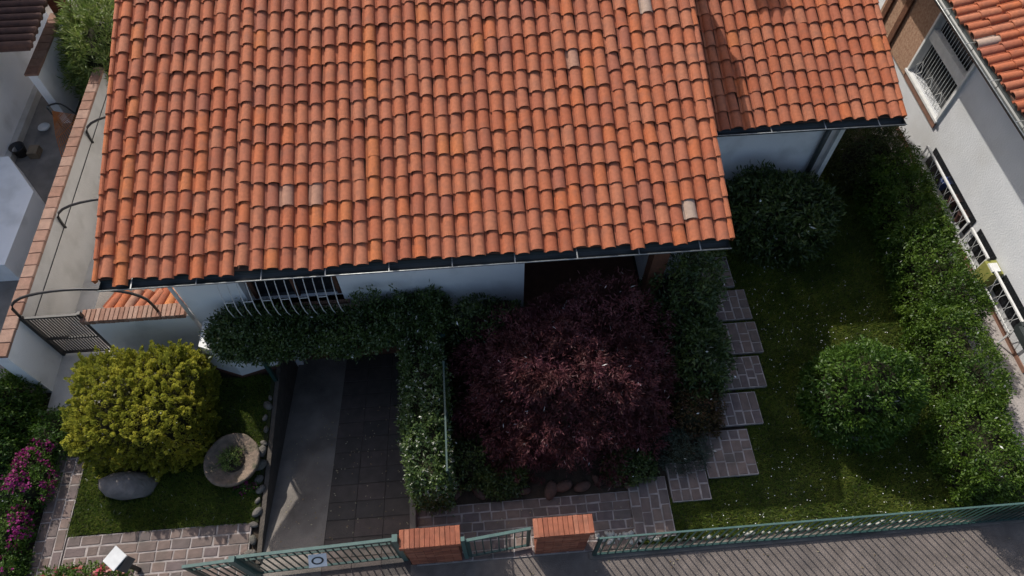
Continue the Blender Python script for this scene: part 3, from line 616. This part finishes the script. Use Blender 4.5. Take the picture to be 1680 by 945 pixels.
bars_gate('garden_fence', 1.40, 9.0, 2.16, 2.14, 1.10, 'long green metal bar fence along the lawn at bottom right', 'fence', step=.115, zb=.03, thin=True)

# stones
def pebble(name, sx, sy, sz, m, seed, sub=2):
    import bmesh
    bm = bmesh.new(); bmesh.ops.create_icosphere(bm, subdivisions=sub, radius=1); r = np.random.default_rng(seed)
    V = np.array([v.co[:] for v in bm.verts]); s = 1 + .22 * lump(V, seed, 1.6)
    for v, k in zip(bm.verts, s): v.co = Vector((v.co.x * sx * k, v.co.y * sy * k, max(v.co.z * sz * k, -sz * .5)))
    me = bpy.data.meshes.new(name); bm.to_mesh(me); bm.free(); me.materials.append(m); me.polygons.foreach_set('use_smooth', [True] * len(me.polygons)); return me
ws = [pebble('white_stone', 1, .7, .5, whitestone, 40 + i, 1) for i in range(5)]
for i in range(46):
    s = random.uniform(.028, .06); x = 1.5 + random.random() ** 1.0 * 1.05
    tag(inst('white_stone', random.choice(ws), (x, random.uniform(2.29, 2.46), s * .25 - .0), (0, 0, random.uniform(0, 3)), None, (s, s, s)), 'white pebble behind the fence next to the right brick pillar', 'stone', 'white pebbles beside the pillar')
for i in range(34):
    s = random.uniform(.03, .065); x = 2.75 + i * .13 + random.uniform(-.04, .04)
    tag(inst('white_stone', random.choice(ws), (x, 2.265 + random.uniform(-.01, .02), s * .2), (0, 0, random.uniform(-.3, .3)), None, (s, s, s)), 'white stone edging the lawn along the fence foot', 'stone', 'white stones along the fence')
for i in range(15):
    a = R(170 + i * 11); s = random.uniform(.05, .085)
    tag(inst('white_stone', random.choice(ws), (6.15 + .62 * math.cos(a), 4.2 + .58 * math.sin(a), s * .25), (0, 0, a + 1.57), None, (s, s, s)), 'white stone in the ring around the clipped ball bush', 'stone', 'white stones round the ball bush')
bsm = mat('reddish_bed_stone', (.12, .07, .055), (.07, .045, .038), .95, 7, 1, 30)
bs = [pebble('bed_stone', 1, .7, .6, bsm, 65 + i, 2) for i in range(3)]
ks = [pebble('kerb_stone', 1, .7, .55, stone, 60 + i, 2) for i in range(4)]
for i in range(14):
    s = random.uniform(.05, .11)
    tag(inst('kerb_stone', random.choice(ks), (-3.75 + random.uniform(-.05, .02), 2.6 + i * .2 + random.uniform(-.06, .06), s * .25), (0, 0, random.uniform(0, 3)), None, (s, s, s)), 'rough stone edging the left lawn along the drive', 'stone', 'kerb stones by the drive')
for i in range(13):
    s = random.uniform(.08, .15)
    tag(inst('bed_stone', random.choice(bs), (-1.1 + i * .27 + random.uniform(-.1, .1), 3.2 + random.uniform(-.04, .1), s * .25), (0, 0, random.uniform(0, 3)), None, (s * 1.2, s, s)), 'dark reddish stone edging the maple bed along the entrance path', 'stone', 'stones edging the maple bed')
tag(inst('kerb_stone', ks[1], (-3.78, 3.98, .04), (0, 0, .5), None, (.13, .12, .14)), 'pale block of stone standing between trough and drive', 'stone')
rk = pebble('boulder', .46, .22, .24, mat('boulder_stone', (.24, .21, .19), (.14, .125, .115), .95, 5, 1.2, 18, dirt=(.09, .085, .07), dscale=3, damt=.7), 77, 2)
tag(inst('boulder', rk, (-5.82, 3.80, .10), (0, .1, -.08)), 'large pale grey boulder lying in front of the golden bush', 'boulder')
# round stone trough with soil and a small plant
tr = thing('stone_trough', (-4.17, 4.03, 0), 'round rough stone trough planter on the left lawn', 'planter')
MB().lathe([(.30, 0), (.40, .10), (.44, .24), (.435, .27), (.41, .272), (.36, .235), (.26, .19), (.16, .16), (.10, .155)], 40, (-4.17, 4.03, 0), wob=.025).build('basin', trough_m, tr, True)
MB().lathe([(.19, .0), (.15, .012), (.01, .018)], 24, (-4.17, 4.03, .172)).build('earth', soil, tr)

# letterbox post at the bottom left
lb = thing('letterbox', (-5.42, 2.5, 0), 'small box with sloping white lid on a post at bottom left', 'letterbox')
MB().box(-5.45, -5.40, 2.48, 2.53, -.03, .55).build('post', black_metal, lb)
MB().prism([(-5.56, 2.44), (-5.36, 2.36), (-5.27, 2.55), (-5.47, 2.63)], .5, .74).build('box', mat('grey_box', (.09, .09, .09), None, .5, 8), lb)
MB().prism([(-5.60, 2.50), (-5.42, 2.35), (-5.24, 2.53), (-5.42, 2.68)], [.745, .745, .82, .82], [.765, .765, .84, .84]).build('lid', white_metal, lb)

# bin far behind the wing
bn = thing('green_bin', (10.7, 13.95, 0), 'round green plastic bin on a pale slab at top right', 'bin')
gbm = mat('green_plastic', (.01, .13, .085), (.012, .10, .07), .4, 6, spec=.5)
MB().lathe([(.20, 0), (.26, .55), (.27, .57)], 24, (10.7, 13.95, .03)).build('body', gbm, bn, True)
MB().lathe([(.285, .57), (.28, .62), (.18, .68), (.02, .70)], 24, (10.7, 13.95, .03)).build('lid', gbm, bn, True)
MB().tube([(10.62, 13.95, .72), (10.7, 13.95, .77), (10.78, 13.95, .72)], .016, 6).build('handle', white_metal, bn)
struct(MB().box(10.2, 11.3, 13.5, 14.5, -.05, .03).build('bin_slab', terrace))

# white rail with lattice and pots along the neighbour's wall
def wrail(y0, y1, label):
    t = thing('wall_railing', (9.2, (y0 + y1) / 2, 0), label, 'railing', 'white railings along the neighbour wall')
    MB().box(9.17, 9.21, y0, y1, .74, .77).build('rail', white_metal, t); MB().box(9.18, 9.20, y0, y1, .36, .38).build('rail', white_metal, t)
    for y in (y0, y1 - .04): MB().box(9.18, 9.20, y, y + .03, .0, .738).build('post', white_metal, t)
    n = int((y1 - y0) / .11)
    for i in range(1, n):
        y = y0 + (y1 - y0) * i / n
        MB().tube([(9.19, y, .38), (9.19, y + (.05 if i % 2 else -.05), .56), (9.19, y, .74)], .006, 5).build('bar', white_metal, t)
    return t
wrail(7.32, 9.28, 'white lattice railing on the neighbour wall below the barred window'); wrail(5.15, 6.35, 'white lattice railing nearest the porch canopy'); wrail(6.5, 7.2, 'short white lattice railing in the middle of the neighbour wall')
pot_m = mat('brown_pot', (.10, .05, .04), None, .7, 8); potb = mat('blue_pot', (.03, .06, .22), None, .4, 8)
for i, (y, m, l) in enumerate(((8.45, potb, 'blue flowerpot behind the white railing'), (8.0, pot_m, 'dark brown flowerpot behind the white railing'), (7.62, pot_m, 'brown flowerpot at the end of the long white railing'))):
    tag(MB().lathe([(.07, 0), (.10, .2), (.11, .22), (.09, .2)], 16, (9.29, y, .42), ).build('flowerpot', m, None, True), l, 'pot')
yb = thing('cushion_box', (9.25, 6.42, 0), 'yellow green box with a white cushion by the neighbour wall', 'box')
MB().box(9.13, 9.35, 6.18, 6.48, 0, .72).build('box', mat('lime_box', (.30, .30, .08), None, .7, 8), yb); MB().box(9.14, 9.30, 6.22, 6.40, .722, .76).build('cushion', white_metal, yb)

# ================================================================== PLANTS
L_gold = leafmat('golden_frond', [(.44, .42, .06), (.66, .60, .11), (.55, .50, .08), (.78, .72, .22), (.28, .31, .05)], .6, .45, .2)
L_jas = leafmat('jasmine_leaf', [(.06, .10, .025), (.09, .14, .032), (.14, .18, .06), (.07, .11, .028)], .35, .25, .5)
L_maple = leafmat('maple_leaf', [(.10, .03, .034), (.18, .062, .066), (.26, .105, .10), (.13, .042, .045)], .5, .3)
L_box = leafmat('box_leaf', [(.045, .10, .012), (.085, .16, .018), (.15, .23, .035), (.065, .125, .014)], .5, .3)
L_hedge = leafmat('hedge_leaf', [(.055, .11, .012), (.11, .19, .018), (.19, .27, .035), (.08, .14, .014)], .5, .32)
L_dark = leafmat('laurel_leaf', [(.03, .058, .014), (.05, .09, .018), (.07, .115, .022), (.09, .125, .032)], .4, .25, .45)
L_olive = leafmat('oleander_leaf', [(.09, .16, .015), (.12, .21, .025), (.16, .25, .03), (.26, .30, .10)], .5, .3)
L_red = leafmat('reddish_leaf', [(.05, .05, .012), (.08, .05, .015), (.06, .07, .015), (.10, .045, .02)], .5, .3)
F_mag = leafmat('magenta_petal', [(.32, .03, .18), (.42, .06, .26), (.38, .09, .28), (.26, .03, .13)], .6, .35)
F_pink = leafmat('pink_petal', [(.45, .05, .07), (.55, .15, .16), (.50, .28, .24)], .6, .35)
F_white = leafmat('white_petal', [(.60, .60, .52), (.50, .50, .42)], .6, .3)
core_m = mat('shade_core', (.03, .03, .014), (.02, .018, .01), 1, 14)  # solid dark cores added inside the foliage to block light through gaps
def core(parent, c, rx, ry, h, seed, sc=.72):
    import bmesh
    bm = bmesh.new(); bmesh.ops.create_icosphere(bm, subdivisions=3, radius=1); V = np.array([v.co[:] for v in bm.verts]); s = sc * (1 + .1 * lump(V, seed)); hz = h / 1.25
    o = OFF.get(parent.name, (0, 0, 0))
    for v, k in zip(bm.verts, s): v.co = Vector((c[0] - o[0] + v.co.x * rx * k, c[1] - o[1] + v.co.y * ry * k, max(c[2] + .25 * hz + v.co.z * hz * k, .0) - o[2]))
    me = bpy.data.meshes.new('shade_core'); bm.to_mesh(me); bm.free(); me.materials.append(core_m); ob = bpy.data.objects.new('shade_core', me); col.objects.link(ob); ob.parent = parent
def limbs(t, c, rx, ry, h, n=6, r=.025, m=None, trunk=.0):
    b = (c[0], c[1], c[2] + trunk)
    if trunk: MB().tube([(c[0], c[1], c[2] - .04), (c[0] + .02, c[1], c[2] + trunk * .6), b], [r * 2, r * 1.6, r * 1.4], 8).build('trunk', m or bark, t, True)
    stems(t, b, [(c[0] + rx * .6 * math.cos(k * 2.4), c[1] + ry * .6 * math.sin(k * 2.4), c[2] + h * (.5 + .3 * ((k * 7) % 5) / 5)) for k in range(n)], m or bark, r)
def shrub(name, c, rx, ry, h, label, cat, leafm, n=700, per=14, spread=.05, length=.06, width=.022, seed=1, amp=.14, along=.06, out=.7, low=-.2, sq=2.2, group=None, cr=.72, trunk=0, up=.3, inner=.25, f=2.2, flowers=None):
    t = thing(name, (c[0], c[1], c[2]), label, cat, group)
    P, N = dome_pts(n, c, rx, ry, h, seed, amp, low, inner, sq, f); A = unit(N + np.array([0, 0, up]) + .35 * rnd_dir(len(P)))
    V, F = clumped(P, A, per, spread, length, width, along, out); npmesh('foliage', V, F, leafm, t)
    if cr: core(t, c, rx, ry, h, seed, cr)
    limbs(t, c, rx, ry, h, trunk=trunk)
    if flowers:
        fm, fn, fs, sel = flowers; Q, M = dome_pts(fn, (c[0], c[1], c[2] + .02), rx * 1.03, ry * 1.03, h * 1.04, seed, amp, 0, 0, sq, f)
        if sel is not None: k = lump(Q * 1.0, sel, 2.0) > .0; Q, M = Q[k], M[k]
        V, F = clumped(Q, M, 5, fs * .35, fs, fs * .8, 0, .35); npmesh('blossom', V, F, fm, t)
    return t
# golden thuja: upright plumes
gold = thing('golden_bush', (-5.5, 4.92, 0), 'large rounded golden yellow conifer bush on the left lawn', 'bush')
gc = (-5.56, 4.90, 0); GD = (.97, .86, 1.16)
P, N = dome_pts(7000, gc, *GD, 5, .10, -.25, .07, 5.0); keep = []
for i in range(len(P)):
    if not keep or np.min(np.sum((P[keep] - P[i]) ** 2, 1)) > .092 ** 2: keep.append(i)
P, N = P[keep], N[keep]; K = 105
A = unit(N * .75 + np.array([0, 0, .75]) + .45 * rnd_dir(len(P))); ln_ = np.repeat(rng.uniform(.09, .24, (len(P), 1)), K, 0); wd_ = np.repeat(rng.uniform(.022, .046, (len(P), 1)), K, 0)
C = np.repeat(P, K, 0); AA = np.repeat(A, K, 0); t_ = rng.uniform(0, 1, (len(C), 1)) ** .8; rad = wd_ * np.sin(np.pi * (.25 + .73 * t_)) + .004
side = unit(np.cross(AA, rnd_dir(len(C)))); bend = np.repeat(rnd_dir(len(P)), K, 0) * .08 * t_ ** 2
V, F = leaf_quads(C - AA * .07 + AA * t_ * ln_ + side * rad + bend, AA + side * .25 + .35 * rnd_dir(len(C)), .036, .026, hint=side + AA * .4 + .3 * rnd_dir(len(C))); npmesh('foliage', V, F, L_gold, gold)
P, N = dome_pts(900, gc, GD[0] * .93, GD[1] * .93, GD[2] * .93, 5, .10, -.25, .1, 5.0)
V, F = clumped(P, N, 12, .06, .05, .02, .05, .6); npmesh('inner_foliage', V, F, leafmat('shade_frond', [(.07, .07, .014), (.10, .10, .02)]), gold)  # inner leaves coloured dark to paint shade between the plumes
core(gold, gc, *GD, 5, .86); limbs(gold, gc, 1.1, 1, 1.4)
# jasmine pergola over the drive
jp = thing('pergola', (-2.3, 5.3, 0), 'low green metal pergola carrying jasmine over the sunken drive', 'pergola')
for x, y in ((-3.68, 5.5), (-3.68, 6.0), (-.72, 5.5), (-.72, 6.0)): MB().box(x - .03, x + .03, y - .03, y + .03, -.1, 1.16).build('post', green_metal, jp)
for y in (5.5, 6.0): MB().box(-4.0, -.64, y - .025, y + .025, 1.16, 1.2).build('beam', green_metal, jp)
for i in range(9): MB().box(-3.9 + i * .39, -3.9 + i * .39 + .03, 5.42, 6.1, 1.203, 1.225).build('slat', green_metal, jp)
jas = thing('jasmine', (-2.4, 5.6, 1.1), 'dark green climbing jasmine spread over the pergola above the drive', 'climber')
P1, N1 = box_pts(1500, -4.2, -.66, 5.36, 6.08, 1.0, 1.36, 31, .12, 2.2); P1[:, 1] += .16 * np.clip((P1[:, 0] + 2.3) / 1.6, 0, 1)
P2, N2 = dome_pts(560, (-3.72, 5.84, .95), .74, .46, .58, 33, .12, -.3, .2)
P = np.concatenate([P1, P2]); N = np.concatenate([N1, N2]); P -= N * rng.uniform(0, .12, (len(P), 1))
sh_ = np.array([[x + rng.normal() * .05, y + rng.normal() * .04, z] for x, y in ((-1.75, 6.1), (-1.3, 6.08), (-.85, 6.05), (-2.0, 6.1)) for z in np.linspace(1.3, 1.66, 8)])
P = np.concatenate([P, sh_]); N = np.concatenate([N, np.tile((0, 0, 1.), (len(sh_), 1))])
V, F = clumped(P, unit(N + np.array([0, 0, .25]) + .5 * rnd_dir(len(P))), 22, .06, .062, .026, .05, .7); npmesh('foliage', V, F, L_jas, jas)
MB().box(-3.95, -.8, 5.5, 5.95, 1.02, 1.2).build('shade_core', core_m, jas)
k = rng.choice(len(P), 260); V, F = clumped(P[k] + N[k] * .09, N[k], 5, .008, .016, .012, 0, .3); npmesh('blossom', V, F, F_white, jas)
jh = thing('jasmine_hedge', (-1.0, 4.0, 0), 'narrow jasmine hedge with small white flowers along the right side of the drive', 'hedge')
P, N = box_pts(1400, -1.32, -.72, 3.0, 5.5, .1, 1.36, 35, .09, 2.4); P[:, 0] += (4.9 - P[:, 1]) * .04; P -= N * rng.uniform(0, .1, (len(P), 1))
V, F = clumped(P, unit(N + np.array([0, 0, .3]) + .5 * rnd_dir(len(P))), 20, .055, .058, .024, .05, .7); npmesh('foliage', V, F, L_jas, jh)
MB().box(-1.2, -.82, 3.15, 5.4, .0, 1.2).build('shade_core', core_m, jh)
k = rng.choice(len(P), 520); k = k[lump(P[k], 3, 1.5) > -.2]; V, F = clumped(P[k] + N[k] * .10, N[k], 5, .012, .022, .016, 0, .3); npmesh('blossom', V, F, F_white, jh)
tl = thing('trellis', (-.66, 4.0, 0), 'green metal trellis standing along the jasmine hedge', 'trellis')
for y in (3.2, 4.1, 4.9): MB().box(-.68, -.64, y - .02, y + .02, -.05, 1.40).build('post', green_metal, tl)
MB().box(-.675, -.65, 3.18, 4.92, 1.40, 1.42).build('rail', green_metal, tl); MB().box(-.675, -.645, 3.2, 4.9, .8, .82).build('rail', green_metal, tl)
# weeping purple maple: overlapping drooping pads
mp = thing('maple_tree', (1.25, 4.35, 0), 'weeping dark purple Japanese maple in the middle of the garden', 'tree')
mc = np.array([1.22, 4.68, 0]); pads = []
u, _ = dome_pts(105, tuple(mc), 1.55, 1.16, 1.95, 51, .26, -.05, .15, 2.1, 2.6)
V_, F_, off = [], [], 0
for c in u:
    d = c - mc; d[2] = 0; d = d / (np.linalg.norm(d) + 1e-6); n = 24; s = rng.uniform(.6, 1.25)
    a = rng.uniform(0, 2 * math.pi, n); rr = np.sqrt(rng.uniform(0, 1, n)) * .30 * s
    Q = c + np.stack([np.cos(a) * rr, np.sin(a) * rr, -.9 * rr ** 2 / .30 + rng.normal(size=n) * .02], 1); Q += np.outer(rr, d) * .3; Q[:, 2] -= rr * .25
    ax = unit(np.stack([np.cos(a), np.sin(a), -.5 + 0 * a], 1) + d * .5 + .4 * rnd_dir(n)); v, f = clumped(Q, ax, 26, .045, .075, .014, .07, .9)
    V_.append(v); F_.append(f + off); off += len(v)
P, N = dome_pts(1000, tuple(mc), 1.56, 1.16, 1.92, 51, .26, -.2, .30, 2.1, 2.6); v, f = clumped(P, unit(N - np.array([0, 0, .4]) + .4 * rnd_dir(len(P))), 18, .06, .075, .015, .07, .8); V_.append(v); F_.append(f + off)
off += len(v)
P, N = dome_pts(900, tuple(mc), 1.36, 1.0, 1.76, 51, .26, .1, .25, 2.1, 2.6); v, f = clumped(P, unit(N - np.array([0, 0, .3]) + .5 * rnd_dir(len(P))), 18, .08, .07, .018, .06, .7); V_.append(v); F_.append(f + off); off += len(v)
P, N = dome_pts(520, (1.75, 5.45, .3), 1.25, .62, 1.95, 53, .15, -.2, .3, 2.1, 2.4); v, f = clumped(P, unit(N - np.array([0, 0, .3]) + .4 * rnd_dir(len(P))), 20, .07, .075, .016, .07, .8); V_.append(v); F_.append(f + off)
npmesh('crown', np.concatenate(V_), np.concatenate(F_), L_maple, mp)
MB().tube([(1.2, 4.35, -.05), (1.25, 4.4, .35), (1.15, 4.3, .75), (1.22, 4.38, .85)], [.12, .10, .085, .07], 10).build('trunk', bark, mp, True)
stems(mp, (1.22, 4.38, .8), [(1.2 + .8 * math.cos(k * 1.05), 4.6 + .6 * math.sin(k * 1.05), 1.0 + .06 * (k % 3)) for k in range(6)], bark, .03, 'limb')
# shrubs
shrub('ball_bush', (6.12, 4.25, 0), .80, .76, 1.40, 'round clipped green ball bush on the lawn ringed with white stones', 'bush', L_box, 900, 18, .055, .075, .026, 61, .10, .07, .9, -.3, 2.1, cr=.8, inner=.12)
shrub('porch_shrub', (3.36, 6.0, 0), .66, .5, 2.25, 'tall dark shrub under the right end of the main gutter', 'shrub', L_dark, 480, 16, .07, .09, .03, 72, .2)
shrub('leafy_shrub', (3.48, 5.3, 0), .52, .95, 1.3, 'leafy green shrub between the maple and the stepping slabs', 'shrub', L_dark, 700, 15, .06, .085, .030, 62, .2)
shrub('wall_shrub', (.05, 5.8, 0), .8, .42, 1.5, 'dark shrub against the white wall between pergola and maple', 'shrub', L_dark, 420, 15, .06, .07, .028, 69, .2)
shrub('reddish_shrub', (3.35, 4.3, 0), .48, .5, .62, 'low reddish green shrub right of the maple', 'shrub', L_red, 320, 15, .05, .05, .022, 63, .18)
shrub('grey_shrub', (3.05, 3.62, 0), .42, .34, .45, 'small grey green shrub beside the stone slabs', 'shrub', leafmat('grey_leaf', [(.05, .07, .05), (.07, .09, .065), (.04, .055, .04)]), 220, 14, .05, .06, .012, 64, .2, cr=.6)
shrub('laurel_shrub', (5.75, 8.0, 0), 1.12, .80, 1.35, 'broad dark green laurel shrub below the wing gutter', 'shrub', L_dark, 950, 15, .08, .12, .034, 65, .2, out=.8)
shrub('olive_shrub', (8.1, 9.25, 0), .62, .8, 1.25, 'olive green shrub at the corner of the side wing', 'shrub', leafmat('olive_leaf', [(.06, .08, .02), (.09, .11, .025), (.05, .065, .016)]), 520, 15, .07, .09, .022, 66, .22)
shrub('oleander', (-7.75, 13.4, 0), .85, 1.15, 1.9, 'bright green long leaved oleander at the top left beside the roof', 'shrub', L_olive, 900, 16, .07, .16, .026, 67, .18, up=.6, out=1.0, along=.1)
shrub('small_plant', (-4.2, 4.05, .18), .12, .12, .13, 'small green plant growing in the round stone trough', 'plant', L_olive, 60, 9, .03, .06, .016, 68, .2, cr=0)
for i, (x, y, rx, ry, h) in enumerate(((-.35, 3.75, .4, .42, .45), (.15, 3.42, .35, .25, .3), (-.1, 4.9, .5, .6, .6), (2.2, 3.45, .38, .26, .32))):
    shrub('ground_shrub', (x, y, 0), rx, ry, h, ['low dark shrub at the end of the jasmine hedge', 'small green shrub under the left edge of the maple', 'dark green shrub between jasmine trellis and maple', 'small green shrub under the right edge of the maple'][i], 'shrub', L_dark, 240, 14, .05, .06, .022, 70 + i, .2)
# hedge along the right side, in lengths that differ in growth
hd = thing('hedge', (7.9, 5.6, 0), 'long green hedge along the right side of the lawn', 'hedge')
V_, F_, off = [], [], 0
for j, (x0, x1, y0, y1, h) in enumerate(((7.75, 8.6, 7.1, 8.9, 1.1), (7.6, 8.5, 5.3, 7.2, 1.15), (7.4, 8.15, 3.7, 5.4, 1.15), (7.1, 8.0, 2.42, 3.8, 1.1))):
    P, N = box_pts(int(1200 * (x1 - x0) * (y1 - y0) / 2), x0, x1, y0, y1, .05, h, 80 + j, .15, 2.6); P -= N * rng.uniform(0, .14, (len(P), 1))
    v, f = clumped(P, unit(N + np.array([0, 0, .4]) + .5 * rnd_dir(len(P))), 22, .06, .055, .024, .07, .75); V_.append(v); F_.append(f + off); off += len(v)
    MB().box(x0 + .2, x1 - .2, y0 + .1, y1 - .1, 0, h - .2).build('shade_core', core_m, hd)
npmesh('foliage', np.concatenate(V_), np.concatenate(F_), L_hedge, hd)
# flower border on the left
for i, (x, y, rx, ry, h, l) in enumerate(((-7.35, 3.95, .36, .5, .5, 'magenta azalea bush beside the left stone path'), (-7.15, 4.75, .35, .4, .45, 'dark pink azalea bush close to the white wall stub'), (-7.5, 3.2, .38, .42, .5, 'magenta azalea bush at the left edge of the picture'), (-7.45, 2.6, .4, .35, .42, 'azalea bush with few magenta flowers at the bottom left corner'))):
    shrub('azalea', (x, y, 0), rx, ry, h, l, 'bush', L_box, 260, 13, .05, .05, .02, 90 + i, .22, flowers=(F_mag, (420, 160, 300, 90)[i], .045, 14 + i), group='azaleas in the left border')
shrub('green_shrub', (-7.95, 5.2, 0), .38, .55, .85, 'light green shrub at the left edge beside the white wall', 'shrub', L_hedge, 420, 14, .06, .07, .026, 95, .2)
shrub('green_shrub', (-7.85, 4.4, 0), .3, .4, .6, 'green shrub behind the magenta azaleas', 'shrub', L_box, 260, 14, .05, .06, .024, 96, .2)
shrub('rose_bush', (-6.15, 2.30, 0), .62, .24, .38, 'low rose bush with red and pink blooms at the bottom edge', 'bush', L_hedge, 320, 12, .05, .05, .024, 97, .2, flowers=(F_pink, 34, .07, None))
shrub('pink_flowers', (-3.98, 3.62, 0), .16, .10, .14, 'small clump of pink flowers beside the round trough', 'flowers', L_box, 60, 9, .03, .035, .014, 98, .2, cr=0, flowers=(F_mag, 26, .035, None))

# leaf litter on the drive, the paths and the street
n = 420; zone = rng.choice(3, n, p=(.45, .25, .3))
x = np.where(zone == 0, rng.uniform(RX0, RX1, n), np.where(zone == 1, rng.uniform(-1.2, 2.1, n), rng.uniform(-6, 8, n)))
y = np.where(zone == 0, rng.uniform(2.45, 5.2, n), np.where(zone == 1, rng.uniform(2.3, 3.05, n), rng.uniform(1.3, 2.05, n)))
z = np.where(zone == 0, -.03 + (RD + .03) * (y - RY0) / (RY1 - RY0) + .018, np.where(zone == 1, .02, -.008))
V, F = leaf_quads(np.column_stack([x, y, z]), np.column_stack([rng.normal(size=n), rng.normal(size=n), np.abs(rng.normal(size=n)) * .08]), .035, .018, .1, np.tile((0, 0, 1.), (n, 1)))
o = stuff(npmesh('fallen_leaves', V, F, leafmat('dry_leaf', [(.20, .13, .06), (.30, .24, .12), (.14, .07, .04), (.35, .33, .22)]))); o['label'] = 'dry fallen leaves scattered over drive, paths and street'; o['category'] = 'leaves'
